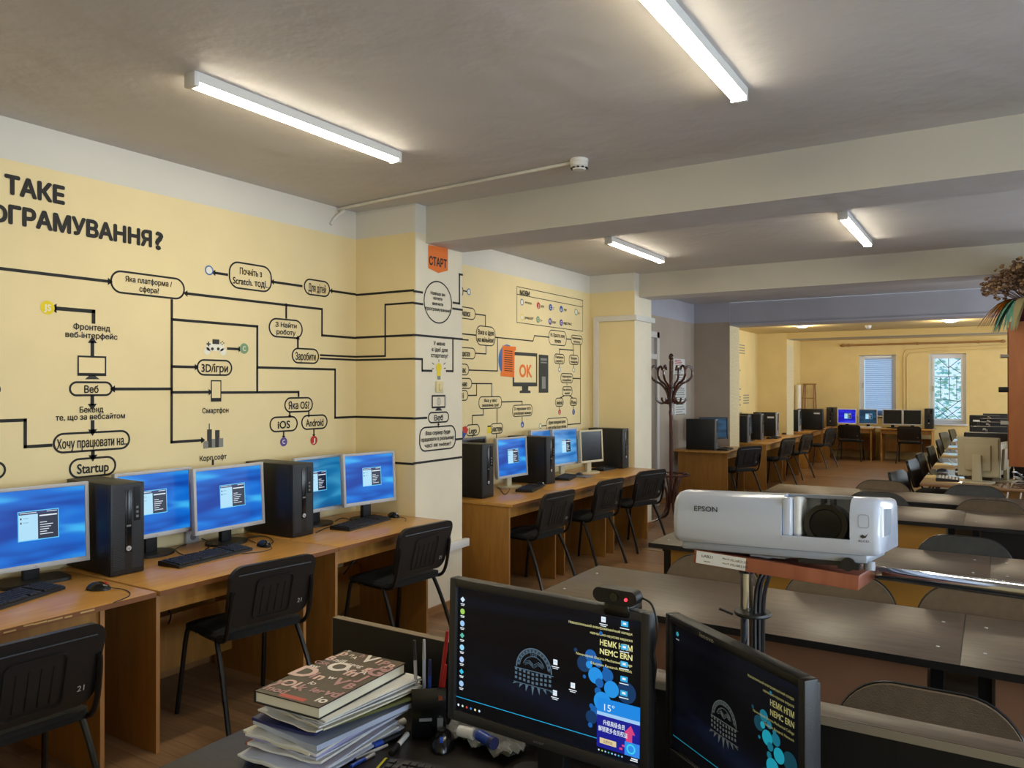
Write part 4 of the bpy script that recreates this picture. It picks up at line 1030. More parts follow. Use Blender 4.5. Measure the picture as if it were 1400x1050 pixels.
def tower(label, loc, a, group='black tower computers on the left desks', facing='left', bezel=M_blk, strip=None, sticker=False, logo=True):
    rz = {'left': 90 - a, 'near': -a, 'right': -90 - a}[facing]
    t = thing('tower_computer', label, 'computer', loc, rz, group)
    W, D, H = .17, .43, .447     # front face at y=0, body runs to +y
    MB().bx(-W / 2, W / 2, .022, D, .004, H, M_blk, bev=.003).build('case', t)
    f = MB().bx(-W / 2, W / 2, 0, .022, .002, H + .001, bezel, bev=.006)
    for k in range(46):
        z = .03 + k * .0088
        f.bx(-W / 2 + .012, -.016, -.0012, .001, z, z + .0045, M_key); f.bx(.022, W / 2 - .012, -.0012, .001, z, z + .0045, M_key)
    fb = f.build('front_bezel', t)
    MB().bx(-.013, .019, -.003, .001, .11, H - .03, M_blk2, bev=.001).bx(-.008, .014, -.0045, -.002, .235, .243, M_grey).build('drive_strip', fb)
    p = MB().bx(.03, .062, -.003, .001, .26, H - .02, M_blk2)
    for k in range(3): p.bx(.04, .052, -.0045, -.002, .275 + k * .022, .287 + k * .022, M_grey)
    p.build('port_panel', fb)
    if logo:
        l = MB().cyl((.003, -.003, .128), (.003, -.0055, .128), .0125, M_silver, 20); l.text('hp', M_blk, frame((.003, -.0058, .1225), (1, 0, 0), (0, 0, 1)), height=.011, width=.013, bold=.01); l.build('round_logo', fb)
    if sticker: MB().bx(-W / 2 - .001, -W / 2, .05, .17, .34, .37, M_paper).bx(W / 2, W / 2 + .001, .05, .17, .34, .37, M_paper).build('white_label', t)
    MB().bx(-W / 2 + .02, -W / 2 + .05, .04, .07, 0, .005, M_blk).bx(W / 2 - .05, W / 2 - .02, .04, .07, 0, .005, M_blk).bx(-W / 2 + .02, W / 2 - .02, D - .07, D - .04, 0, .005, M_blk).build('feet', t)
    return t
tower('nearest black tower, between the left edge screen and the next', (-3.615, 2.245, DZ), 3)
tower('second black tower from the left, in front of a blue screen', (-3.62, 3.39, DZ), 0)
tower('black tower just beyond the first pillar at the desk corner', (-3.57, 5.37, DZ), 0)
tower('black tower between two blue screens, middle desk past the pillar', (-3.58, 6.46, DZ), 0)
tower('black tower at the end of the desks against the second pillar', (-3.55, 8.155, DZ), 0)

def keyboard(label, pL, pR, m=M_blk, mk=M_key, depth=.155, group='keyboards on the left desks', z=DZ, L=None):
    a, b = az(*pL, z), az(*pR, z); v = b - a; L = L or v.length
    t = thing('keyboard', label, 'keyboard', ((a.x + b.x) / 2, (a.y + b.y) / 2, z), math.degrees(math.atan2(v.y, v.x)), group)
    MB().prism([(-depth / 2, .001), (depth / 2, .001), (depth / 2, .024), (depth / 2 - .02, .027), (-depth / 2 + .01, .016), (-depth / 2, .012)], -L / 2, L / 2, m, frame((0, 0, 0), (0, 1, 0), (0, 0, 1))).build('key_base', t)
    k = MB(); n = int(L / .0195); rows = 6
    for r_ in range(rows):
        y = -depth / 2 + .018 + r_ * (depth - .034) / (rows - .4)
        zz = .0185 + (.011) * (y + depth / 2) / depth
        for c in range(n):
            if r_ == rows - 1 and c % 5 == 1: continue
            if r_ == 0 and n * .28 < c < n * .52: continue
            if c == int(n * .72): continue
            k.box((-L / 2 + .012 + (c + .5) * (L - .024) / n, y, zz), (.0155, .0155 * min(1, depth / .14), .007), mk, None)
        if r_ == 0: k.box((-L / 2 + .012 + n * .4 * (L - .024) / n, y, zz), ((L - .024) * .23, .0155, .007), mk)
    k.build('keys', t)
    return t
def mouse(label, p, rz, m=M_blk2, z=DZ, group='mice on the left desks', cord=None, accent=None):
    q = az(*p, z); t = thing('mouse', label, 'mouse', (q.x, q.y, z), rz, group)
    MB().ell((0, 0, .002), (.031, .056, .035), m, 20, zmin=0).build('mouse_body', t)
    MB().cyl((-.004, -.033, .027), (.004, -.033, .027), .009, accent or M_grey, 12).build('scroll_wheel', t)
    if cord: MB().tube([Vector(c) for c in cord], .002, M_blk, 6, smooth=6).build('cord', t)
    return t
keyboard('black keyboard cut by the left photo edge', (-38, 838), (70.6, 804))
keyboard('long black keyboard in front of the screen between the two nearest towers', (230.6, 775.5), (331.9, 750.6))
keyboard('black keyboard next to the first pillar', (464.6, 725.3), (521.7, 709.4))
keyboard('black keyboard on the first desk past the pillar', (712.6, 675), (735.4, 664), L=.4)
keyboard('black keyboard beside the second tower past the pillar', (766, 658), (782, 650), L=.4)
keyboard('black keyboard under the switched off white framed screen', (808, 646), (842, 638.5), L=.34)
mouse('black mouse with a red glint at the corner of the nearest desk', (135, 806), 120, accent=M_red, cord=[(0, -.05, .01), (.0, -.11, .004), (-.05, -.17, .003), (-.12, -.2, .003), (-.22, -.19, .003)])
mouse('black mouse right of the long keyboard, by the second tower', (361, 747), 85, cord=[(0, -.05, .01), (-.02, -.1, .003), (-.1, -.12, .003), (-.2, -.08, .003)])
mouse('black mouse beside the first pillar', (538, 707), 80, accent=M_silver, cord=[(0, -.05, .01), (.01, -.12, .003), (-.06, -.2, .003)])
mouse('dark mouse with light top on the first desk past the pillar', (739, 664), 70, m=M_blk, accent=M_silver)
mouse('dark mouse on the middle desk past the pillar', (792, 651), 70, m=M_blk)
mouse('dark mouse in front of the switched off screen', (823, 643), 70, m=M_blk)
# loose cables on the left desks
def cable(label, pts, r=.003, m=M_blk, z=None):
    P = [az(x, y, DZ + r + .001) for x, y in pts]
    for i, p in enumerate(P): p.z += .002 * (i % 2)
    tag(MB().tube(P, r, m, 6, smooth=6).build('cable'), label, 'cable', 'loose cables')
cable('black cables tangled behind the long keyboard', [(255, 744), (240, 752), (262, 760), (290, 744), (275, 735), (292, 730)])
cable('black cable looping in front of the second tower', [(350, 742), (338, 736), (362, 733), (374, 741), (362, 746)])
cable('black cable looping left of the keyboard beside the pillar', [(432, 728), (446, 722), (462, 719), (478, 712), (468, 708), (458, 713)])
cable('thin dark cable beside the first tower past the pillar', [(684, 668), (690, 676), (697, 668), (690, 664), (704, 664)])
b = MB().tube([ax(225, 825, -3.7), ax(234, 840, -3.7), ax(231, 852, -3.75)], .005, M_blk, 6, smooth=5); tag(b.build('cable'), 'black cable hanging under the desk of the two nearest towers', 'cable', 'loose cables')
b = MB().tube([ax(491, 757, -3.7), ax(480, 772, -3.7), ax(470, 785, -3.75)], .005, M_blk, 6, smooth=5); tag(b.build('cable'), 'black cable hanging under the desk beside the first pillar', 'cable', 'loose cables')
b = MB().bx(-3.72, -3.5, 7.05, 7.25, DZ, DZ + .012, M_grey, bev=.003); tag(b.build('booklet'), 'grey papers under the cables on the middle desk past the pillar', 'papers')

# computers of the mauve bay, the alcove and the last bay
GA = 'computers in the far alcove'
tower('black tower lying side on at the short desk by the mauve pillar', (-3.45, 11.22, DZ), -6, bezel=M_grey, logo=False)
monitor('dark screen turned away behind the tower at the mauve pillar', (-3.62, 11.62, DZ), 52, M_wall_dk, mb=M_blk, W=.44, H=.33, zb=.13, dialog=False)
keyboard('black keyboard at the short desk by the mauve pillar', (985, 617), (998, 613), L=.4)
mouse('dark mouse at the short desk by the mauve pillar', (996, 608), 60, m=M_blk)
tower('first dark tower in the yellow alcove, half hidden by the plaster pillar', (-3.45, 13.0, DZ), 0, GA, bezel=M_grey, logo=False)
monitor('dark screen with a bright patch in the yellow alcove', (-3.55, 13.42, DZ), -8, M_wall_dk, mb=M_blk, W=.42, H=.34, zb=.12, group=GA)
tower('second dark tower in the yellow alcove', (-3.45, 13.86, DZ), 0, GA, bezel=M_grey, logo=False)
monitor('bluish screen between the alcove towers', (-3.6, 14.32, DZ), -8, M_wall_dk, mb=M_blk, W=.42, H=.34, zb=.12, group=GA, dialog=False)
tower('third dark tower in the yellow alcove with a white label', (-3.42, 14.85, DZ), 0, GA, bezel=M_silver, sticker=True, logo=False)
mouse('black mouse at the near alcove desk', (1051, 600), 60, m=M_blk); mouse('black mouse at the far end of the alcove desks', (1072, 594), 60, m=M_blk)
keyboard('thin dark keyboard in the yellow alcove', (1056, 600), (1063, 598), L=.4)
GB = 'computers in the last bay'
tower('blue lit tower edge beside the last plaster pillar', (-3.42, 16.78, DZ), 0, GB, bezel=M_silver, logo=False)
monitor('dark screen with a bluish side in the last bay corner', (-3.5, 17.2, DZ), -6, M_wall_dk, mb=M_blk, W=.44, H=.34, zb=.12, group=GB, dialog=False)
tower('wide black tower with a white label in the last bay corner', (-3.12, 17.62, DZ), 0, GB, sticker=True, logo=False)
FZ = .74
tower('slim black tower left of the purple screen at the far wall', (-3.28, 19.42, FZ), 0, GB, 'near')
monitor('purple blue screen at the far wall', (-2.93, 19.5, FZ), 0, M_wall_vio, mb=M_whitep, W=.41, H=.35, zb=.07, group=GB, facing='near')
monitor('dark screen with a small window below the left far window', (-2.48, 19.5, FZ), 0, M_wall_dk, mb=M_silver, W=.40, H=.35, zb=.07, group=GB, facing='near')
monitor('black screen at the far wall, left of two between the windows', (-1.97, 19.5, FZ), 0, None, mb=M_silver, W=.41, H=.35, zb=.07, group=GB, facing='near')
monitor('black screen at the far wall, next to the tower between the windows', (-1.57, 19.5, FZ), 0, None, mb=M_silver, W=.38, H=.35, zb=.07, group=GB, facing='near')
tower('black tower at the right end of the far desks', (-1.24, 19.42, FZ), 0, GB, 'near')
def kb_at(label, c, rz, group, L=.44, m=M_blk, mk=M_key, depth=.15):
    o = keyboard(label, (700, 700), (720, 690), m, mk, depth, group, c[2], L); o.location = c; o.rotation_euler = (0, 0, R(rz)); return o
kb_at('pale keyboard below the left far window', (-2.40, 19.30, FZ), 0, GB, m=M_silver, mk=M_whitep)
kb_at('dark keyboard in front of the black screens at the far wall', (-1.75, 19.30, FZ), 0, GB)
kb_at('dark keyboard on the corner desk of the last bay', (-3.32, 18.4, FZ + .01), 90, GB)
# stepladder and white roll in the corner of the last bay
t = thing('wooden_stepladder', 'tall wooden stepladder standing in the far left corner', 'ladder', (-3.80, 19.72, 0))
for sx in (-1, 1):
    for y in (-.16, .16): MB().tube([(sx * .17, y * 1.5, 0), (sx * .11, y * .5, 1.74)], .018, M_pale, 6).build('leg', t)
MB().bx(-.14, .14, -.1, .1, 1.72, 1.75, M_pale, bev=.005).build('top_step', t)
for z in (.5, .95, 1.4): MB().bx(-.15, .15, -.22 + .08 * z, -.15 + .08 * z, z - .012, z + .012, M_pale).build('rung', t)
t = thing('paper_roll', 'white paper roll leaning beside the stepladder', 'paper roll', (-3.95, 19.25, 0)); MB().cyl((0, 0, 0), (-.03, .1, 1.72), .055, M_paper, 16).build('roll', t)

# ------------------------------------------------------------------ right-hand desks and their equipment
GR_ = 'desks on the right'
M_rdesk = wood('right_desk_top', '8A6444', '9C7552', .10, (1.5, 9, 9), coat=1, scale=3)
def rdesk(label, y0, y1, x0=-.61, x1=1.0, over=0):
    t = thing('computer_desk', label, 'desk', (x0, y0, 0), 0, GR_); L = y1 - y0; w_ = x1 - x0
    MB().bx(0, w_, .002, L - .002, .725, .75, M_rdesk, bev=.002).build('desktop', t)
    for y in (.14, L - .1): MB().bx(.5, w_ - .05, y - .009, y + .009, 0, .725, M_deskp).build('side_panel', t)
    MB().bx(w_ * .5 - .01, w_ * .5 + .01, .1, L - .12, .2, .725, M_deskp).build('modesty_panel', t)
yy = [8.36, 9.9, 11.5, 13.1, 14.8, 16.9]
for i, nm in enumerate(('nearest right desk with brown front edge and beige screen', 'second right desk with a glossy blue reflecting top', 'middle desk of the right row', 'fourth desk of the right row', 'furthest desk of the right row')): rdesk(nm, yy[i], yy[i + 1], x1=.5 if i == 0 else 1.0)
GRC = 'equipment on the right desks'
mb_ = monitor('beige old screen seen from behind on the nearest right desk', (-.13, 8.74, DZ), 12, None, mb=M_beige, mst=M_beige, W=.36, H=.38, zb=.055, group=GRC, facing='far', base='rect', wide_base=.13, tilt=2)
b = MB().bx(-.04, .04, .05, .10, .016, .27, M_beige, bev=.01); b.build('stand_column', mb_)
monitor('second beige screen edge beside the shelf', (.05, 8.99, DZ), -74, None, mb=M_beige, mst=M_beige, W=.36, H=.32, zb=.06, group=GRC, facing='far')
k_ = kb_at('black and grey keypad at the corner of the nearest right desk', (-.40, 8.83, DZ), 92, GRC, L=.30, m=M_blk, mk=M_silver, depth=.2)
for p, lb in (((1288, 645), 'black mouse behind the grey keypad on the right desk'), ((1313, 644), 'dark mouse left of the beige screen')):
    mouse(lb, p, 100, m=M_blk, group=GRC)
tower('black tower with white label behind the beige screen', (-.27, 9.42, DZ), 2, GRC, 'right', sticker=True, logo=False)
tower('black tower under the shelf at the photo edge', (.17, 9.2, DZ), 0, GRC, 'right', logo=False)
tower('second black tower with pale top edge on the right desks', (-.25, 10.9, DZ), 0, GRC, 'right', sticker=True, logo=False)
tower('third black tower on the right desks', (-.2, 12.3, DZ), 0, GRC, 'right', sticker=True, logo=False)
tower('fourth black tower on the right desks', (-.19, 13.6, DZ), 0, GRC, 'right', sticker=True, logo=False)
tower('fifth black tower on the right desks, leftmost and far', (-.36, 15.2, DZ), 0, GRC, 'right', sticker=True, logo=False)
tower('furthest black tower on the right desks', (-.18, 16.2, DZ), 0, GRC, 'right', sticker=True, logo=False)
for x, y_, lb in ((-.12, 10.35, 'black screen behind the labelled right tower'), (-.1, 11.8, 'black screen between the second and third right towers'), (-.1, 13.0, 'black screen beside the third right tower'), (-.1, 14.6, 'black screen near the far right towers')):
    monitor(lb, (x, y_, DZ), 0, None, mb=M_blk, W=.44, H=.33, zb=.11, group=GRC, facing='right')
tag(MB().tube([(-.28, 9.7, .756), (-.38, 9.8, .80), (-.44, 9.95, .86), (-.40, 10.2, .80), (-.3, 10.3, .756)], .004, M_whitep, 6, smooth=6).build('cable'), 'thin pale cable arching over the glossy right desk', 'cable', 'loose cables')
b = MB()
for k in range(7):
    a = random.random() * 6
    b.tube([(.12 + random.random() * .1, 8.62 + random.random() * .1, .756 + .02 * k), (.2 + .05 * math.cos(a), 8.65 + .05 * math.sin(a), .80 + .01 * k), (.3, 8.7, .77), (.16, 8.75, .76 + .01 * k)], .007, (M_whitep, M_blk, M_silver)[k % 3], 6, smooth=6)
tag(b.build('cable'), 'tangle of white and black cables under the orange shelf', 'cables', kind='stuff')
b = MB()
for x in (.1, .2): b.tube([(x, 8.33, .72), (x - .02, 8.34, .5), (x + .03, 8.35, .3), (x, 8.33, .02)], .006, M_whitep, 6, smooth=5)
tag(b.build('cable'), 'pale cables hanging under the nearest right desk', 'cable', 'loose cables')
# orange shelf unit with plant
struct('pillar_5', MB().bx(.52, 1.1, 8.29, 8.79, 0, ZC, M_cream))
SX, SY, SZ = .103, 8.0, .98
t = thing('shelf_unit', 'orange brown open shelf unit hung at the right photo edge under the plant pot', 'shelf', (SX, SY, SZ))
MB().bx(0, .415, 0, .022, 0, 1.255, M_alder, bev=.001).build('side_board', t); MB().bx(0, .415, .76, .782, 0, 1.255, M_alder).build('side_board', t)
for z in (.0, .33, .62, .93, 1.235): MB().bx(0.01, .40, .022, .76, z, z + .02, M_alder).build('shelf_board', t)
MB().bx(.40, .415, .022, .76, 0, 1.255, M_alder).build('back_board', t)
b = MB().bx(SX - .075, SX + .2, SY + .1, SY + .26, SZ + .642, SZ + .69, M_blk, bev=.005); tag(b.build('black_box'), 'flat black device sticking out of the orange shelf', 'device')
for z, lb in ((.952, 'upper white curled paper sticking out of the orange shelf'), (.352, 'lower white curled paper sticking out of the orange shelf')):
    tag(MB().add([(SX - .06, SY + .2 + .1 * i, SZ + z + .004 + .03 * (i % 2)) for i in range(3)] + [(SX + .3, SY + .2 + .1 * i, SZ + z + .003) for i in range(3)], [(0, 1, 4, 3), (1, 2, 5, 4)], M_paper).add([(SX - .06, SY + .2 + .1 * i, SZ + z + .002 + .03 * (i % 2)) for i in range(3)] + [(SX + .3, SY + .2 + .1 * i, SZ + z + .001) for i in range(3)], [(0, 3, 4, 1), (1, 4, 5, 2)], M_paper).build('paper_sheet'), lb, 'paper')
PX, PY, PZ = .265, 8.17, SZ + 1.2555
t = thing('dried_flower_pot', 'dark red pot of dried flowers and coloured leaves on top of the orange shelf', 'plant', (PX, PY, PZ))
MB().lathe([(.105, 0), (.11, .01), (.115, .03), (.138, .17), (.147, .175), (.147, .2), (.13, .2), (.12, .15)], mat('dark_red_pot', '6E2436', .4, coat=.2), n=24).build('pot', t)
fl = MB(); M_dry = mat('dried_brown_flower', '7A5E48', .9, var=.25, scale=50); M_dry2 = mat('dried_tan_flower', 'A5865E', .9, var=.2, scale=50)
for k in range(120):
    a = random.random() * 2 * PI; e = random.random() ** .6; r_ = .34 * e; h_ = .13 + .42 * math.sqrt(max(0, 1 - e * e * .8)) * random.uniform(.6, 1)
    tip = Vector((min(r_ * math.cos(a), .2), min(r_ * math.sin(a), .08), h_)); fl.tube([(0, 0, .16), tip * .6 + Vector((0, 0, .06)), tip], .003, M_dry, 4)
    for j in range(9):
        c = tip + Vector((random.gauss(0, .026), random.gauss(0, .026), random.gauss(0, .026))); s_ = random.uniform(.010, .021)
        fl.ell(c, (s_, s_, s_ * .8), random.choice((M_dry, M_dry, M_dry2)), 6)
fo = fl.build('dried_flowers', t); fo['kind'] = 'stuff'
def leaf_bunch(name, m, a0, a1, n, lng, drop, wd=.034):
    b = MB()
    for k in range(n):
        a = R(random.uniform(a0, a1)); L = lng * random.uniform(.75, 1.1); d_ = Vector((math.cos(a), math.sin(a), 0)); side = Vector((-d_.y, d_.x, 0)); P = []
        for j in range(7):
            u = j / 6; P.append((Vector((0, 0, .2)) + d_ * (.08 + L * u) + Vector((0, 0, .12 * u - drop * u * u)), wd * math.sin(PI * min(.98, u * .9 + .08))))
        vs = [p + side * w_ for p, w_ in P] + [p - side * w_ for p, w_ in P]; vs += [v + Vector((0, 0, .002)) for v in vs]
        b.add(vs, [(j, j + 1, 8 + j, 7 + j) for j in range(6)] + [(14 + j, 21 + j, 22 + j, 15 + j) for j in range(6)], m)
    o = b.build(name, t); o['label'] = name.replace('_', ' ') + ' drooping from the pot'
leaf_bunch('teal_leaves', mat('teal_cloth_leaf', '69A494', .7, var=.2, scale=20), 160, 240, 18, .20, .40, .03)
leaf_bunch('orange_leaves', mat('orange_cloth_leaf', 'DD9A30', .7, var=.2, scale=20), 170, 200, 9, .30, .36, .036)
leaf_bunch('tan_leaves', mat('tan_grass', 'A59A70', .8), 160, 260, 9, .2, .4)

# ------------------------------------------------------------------ bentwood coat rack
t = thing('coat_rack', 'dark red bentwood coat rack standing by the second pillar', 'coat rack', (-3.362, 9.1, 0))
MB().lathe([(.024, .25), (.026, .5), (.024, .6), (.024, 1.3), (.03, 1.36), (.022, 1.40), (.033, 1.5), (.036, 1.62), (.024, 1.7), (.024, 1.98), (.018, 2.0), (.03, 2.02), (.032, 2.045), (.02, 2.07), (.006, 2.08)], M_bent, n=16).build('pole', t)
for k in range(6):
    a = PI / 6 + k * PI / 3; c, s_ = math.cos(a), math.sin(a)
    pts = [(.03, 1.48), (.05, 1.60), (.12, 1.70), (.21, 1.75), (.255, 1.82), (.245, 1.90), (.20, 1.925), (.165, 1.88)]
    MB().tube([(r_ * c, r_ * s_, z) for r_, z in pts], .014, M_bent, 8, smooth=4).build('hook', t)
    pts = [(.03, 1.62), (.045, 1.53), (.09, 1.475), (.14, 1.475), (.175, 1.51), (.178, 1.54)]
    MB().tube([(r_ * c, r_ * s_, z) for r_, z in pts], .012, M_bent, 8, smooth=4).build('lower_hook', t)
n = 28; ring = [(.215 * math.cos(2 * PI * i / n), .215 * math.sin(2 * PI * i / n), .60) for i in range(n)]
MB().tube(ring + [ring[0]], .013, M_bent, 8).build('umbrella_ring', t)
n = 28; ring = [(.06 * math.cos(2 * PI * i / n), .06 * math.sin(2 * PI * i / n), 1.66) for i in range(n)]
MB().tube(ring + [ring[0]], .009, M_bent, 8).build('collar_ring', t)
for k in range(4):
    a = PI / 4 + k * PI / 2; c, s_ = math.cos(a), math.sin(a)
    pts = [(.028, .32), (.05, .22), (.08, .42), (.14, .57), (.19, .60), (.205, .52), (.13, .36), (.07, .24), (.09, .12), (.19, .05), (.31, .018)]
    pts = [(.20, .60), (.14, .57), (.085, .46), (.055, .33), (.06, .22), (.10, .12), (.19, .055), (.33, .016)]
    MB().tube([(r_ * c, r_ * s_, z) for r_, z in pts], .016, M_bent, 8, smooth=4).build('leg', t)

# ------------------------------------------------------------------ operator's desk in front
t = thing('operator_desk', 'dark wood desk in front under the two big dark screens, with a black back board', 'desk', (-1.72, 1.0, 0))
MB().bx(0, 2.5, -.02, .775, .724, .75, wood('operator_desk_top', '1D1916', '322B25', .38, (2, 14, 2), scale=5), bev=.002).build('desktop', t)
MB().bx(-.035, .95, .765, .79, .05, .95, M_blackp).bx(.95, 2.5, .765, .79, .05, .95, M_blackp).build('back_board', t)
MB().bx(-.035, .95, .764, .791, .95, .9515, mat('pale_board_edge', '7D6A50', .5)).bx(-.0365, -.035, .764, .791, .05, .95, mat('pale_board_edge', '7D6A50')).build('board_edge', t)
MB().bx(.55, 2.5, .752, .83, .9515, .972, M_wenge, bev=.0015).bx(.55, 2.5, .7505, .752, .953, .9705, mat('ledge_edge', '8C7F6C', .35)).build('ledge', t)
for x in (.02, 1.25, 2.46): MB().bx(x - .009, x + .009, .02, .76, 0, .724, M_blackp).build('side_panel', t)

G = lambda n, c, s=1.0: glow(n, c, s)
M_desktop = wallpaper('screen_black_blue_glow', '020205', '04060E', '081022', .8, .4)
def screen_picture(mon, W, H, zb, tilt, bez, full=True):
    scr = [c for c in mon.children if c.name.startswith('screen')][0]
    X = Matrix.Translation((0, 0, zb)) @ Matrix.Rotation(R(-tilt), 4, 'X')
    w_, h_ = W - 2 * bez, H - 2.3 * bez; x0 = -w_ / 2; z1 = H / 2 + bez * .15 + h_ / 2
    b = MB()
    P = lambda u, v: (x0 + u * w_, z1 - v * h_)
    def F(u, v, d): a, c = P(u, v); return X @ frame((a, -.0064 - d, c), (1, 0, 0), (0, 0, 1))
    def quad(u0, v0, u1, v1, m, d=.0002):
        a, c = P(u0, v0); e, g = P(u1, v1); b.add([(a, -.0064 - d, g), (e, -.0064 - d, g), (e, -.0064 - d, c), (a, -.0064 - d, c)], [(0, 1, 2, 3)], m, X)
    def disc(u, v, r, m, d=.0002, n=24):
        a, c = P(u, v); b.add([(a + r * w_ * math.cos(2 * PI * i / n), -.0064 - d, c + r * w_ * math.sin(2 * PI * i / n)) for i in range(n)], [tuple(range(n))], m, X)
    def ringarc(u, v, r0, r1, a0, a1, m, d=.0003, n=26):
        a, c = P(u, v); vs = []
        for r_ in (r0, r1): vs += [(a + r_ * w_ * math.cos(R(a0 + (a1 - a0) * i / n)), -.0064 - d, c + r_ * w_ * math.sin(R(a0 + (a1 - a0) * i / n))) for i in range(n + 1)]
        b.add(vs, [(i, i + 1, n + 2 + i, n + 1 + i) for i in range(n)], m, X)
    def txt(s_, u, v, wd, ht, m, al='RIGHT', bold=.0, d=.0005): b.text(s_, m, F(u, v, d), width=wd * w_, height=ht * h_, align=al, bold=bold)
    ge = G('emblem_grey_blue', '4E6576') if full else G('emblem_grey_dim', '474C48')
    gy = G('desk_text_yellow', 'E3DF9A') if full else G('desk_text_dim', '8F8A55')
    k = 1 if full else 0
    cu = .455; cv = .5
    ringarc(cu, cv + .03, .094, .100, 0, 180, ge); ringarc(cu, cv + .03, .078, .082, 8, 172, ge); ringarc(cu, cv + .03, .060, .063, 20, 160, ge); ringarc(cu, cv + .03, .083, .093, 5, 175, G('emblem_band' if full else 'emblem_band_dim', '26343F' if full else '22262A'))
    for i in range(13): ringarc(cu, cv + .03, .084, .092, 10 + i * 13, 16 + i * 13, ge, .0004, 4)
    txt('1930', cu, cv - .075, .034, .022, ge, 'CENTER')
    for sx in (-1, 1):      # open book
        for q in range(3): b.tube([X @ Vector((*[P(cu + sx * .002, cv + .012 - q * .012)[0]], -.0068, P(cu, cv + .012 - q * .012)[1])), X @ Vector((P(cu + sx * .025, cv)[0], -.0068, P(cu, cv - .015 - q * .012)[1])), X @ Vector((P(cu + sx * .05, cv)[0], -.0068, P(cu, cv + .002 - q * .012)[1]))], .0006, ge, 4)
    for r_ in range(3):     # long building facade seen from its corner
        for i in range(9):
            s_ = abs(i - 4) * .007
            quad(cu - .105 + i * .0235, cv + .052 + r_ * .033 - s_ * .5, cu - .105 + i * .0235 + .013, cv + .072 + r_ * .033 - s_ * .5, ge)
    quad(cu - .108, cv + .036, cu + .108, cv + .043, ge); quad(cu - .112, cv + .148, cu + .112, cv + .153, ge)
    for i in range(7): 
        a0 = P(cu - .1 + i * .032, cv + .155); b.add([X @ Vector((a0[0] - .004, -.0067, a0[1])), X @ Vector((a0[0] + .004, -.0067, a0[1])), X @ Vector((a0[0] + .003 * (i - 3), -.0067, a0[1] - .005 - .005 * (3 - abs(i - 3))))], [(0, 2, 1)], ge)
    r_ = .955
    txt('Нововолинський електромеханічний коледж', r_, .112, .315, .020, gy); txt('навчально-наукова мережа', r_, .158, .205, .020, gy)
    txt('НЕМК НПМ', r_, .225, .155, .042, gy, bold=.02); txt('NEMC ERN', r_, .288, .155, .042, gy, bold=.02)
    txt('Novovolynsk Electro-Mechanical College', r_, .332, .275, .020, gy); txt('Education Research Network', r_, .376, .2, .020, gy)
    sx_ = '' if full else '_teal'
    cb = {0: G('bubble_bright' + sx_, '1E8FE0' if full else '148CA0'), 1: G('bubble_mid' + sx_, '0F5CA6' if full else '0E6478'), 2: G('bubble_dark' + sx_, '08335F' if full else '083A48')}
    for i, (x, y, q, c) in enumerate(((795, 505, 35, 2), (828, 462, 28, 1), (820, 510, 16, 0), (865, 500, 18, 1), (910, 565, 28, 1), (852, 568, 35, 0), (872, 608, 20, 1), (900, 530, 12, 1), (1000, 655, 45, 2), (930, 640, 35, 0), (865, 652, 16, 1), (855, 765, 25, 1), (888, 710, 42, 0), (835, 735, 11, 1), (835, 795, 28, 2), (830, 838, 11, 1), (798, 575, 8, 1), (752, 430, 9, 2), (876, 335, 8, 1))):
        u = (x - 85) / 985; v = (y - 83 - 182 * u) / (672 + 108 * u); disc(u, v, q / 985, cb[c], .0002 + .00002 * i)
    gl = G('taskbar_line' + sx_, '1C9CCB' if full else '127A8C')
    quad(0, .898, .79 if full else 1, .904, gl)
    cols = [G('icon_%d' % i, c) for i, c in enumerate(('CFE4F2', '9CCB5A', '9BC4EA', '58B5A6', '8FD0F0', 'A9C6F5', '35B7D6', '9DC3E8'))]
    gw = G('icon_white', 'E4EDF4')
    if full:
        for i in range(8):
            v = .10 + i * .098; disc(.03, v, .014, cols[i], .0003, 12 if i % 3 else 4); quad(.017, v + .034, .043, v + .04, gw); quad(.02, v + .045, .04, v + .05, gw)
        for u, v in ((.815, .04), (.572, .43), (.665, .57), (.572, .66)):
            quad(u - .011, v - .022, u + .011, v + .018, gw); quad(u - .006, v - .008, u + .006, v - .002, cols[4], .0004); quad(u - .02, v + .03, u + .02, v + .036, gw); quad(u - .014, v + .043, u + .014, v + .048, gw)
        for u, v, c in ((.918, .04, 6), (.918, .205, 4), (.918, .325, 5), (.918, .43, 6), (.918, .53, 4)):
            quad(u - .017, v - .02, u + .017, v + .018, G('icon_cyan_%d' % c, ('2BA7E0', '3FB2EA')[c % 2]), .0009); quad(u - .008, v - .01, u + .008, v + .006, gw, .0011); quad(u - .022, v + .03, u + .022, v + .036, gw, .0009)
        for i, c in enumerate(('E4EDF4', 'BFE0C8', 'C24038', '2F7FC4', 'E4D9A0', 'CFE4F2')): disc(.014 + i * .026, .965, .006, G('task_%d' % i, c), .0003, 8)
        for i in range(8): disc(.80 + i * .016, .978, .004, cols[i], .0003, 8)
        quad(.955, .965, .985, .975, gw); quad(.95, .98, .985, .987, gw)
        quad(.79, .60, .995, .70, G('popup_top', '1686E0'), .0012); quad(.79, .70, .995, .725, G('popup_strip', '9CC8F0'), .0013); quad(.79, .725, .995, .955, G('popup_body', '12188E'), .0012)
        txt('15°', .85, .685, .05, .05, gw, 'CENTER', d=.0015); txt('升级高级会员', .873, .785, .105, .030, gw, 'CENTER', d=.0015, bold=.01); txt('解锁更多会员权益', .868, .835, .14, .030, gw, 'CENTER', d=.0015, bold=.01)
        quad(.805, .885, .885, .925, G('popup_button', 'D9C69A'), .0014); txt('立即升级', .845, .915, .045, .018, G('popup_ink', '3A2A20'), 'CENTER', d=.0018)
        gp = G('popup_pink', 'D0407A')
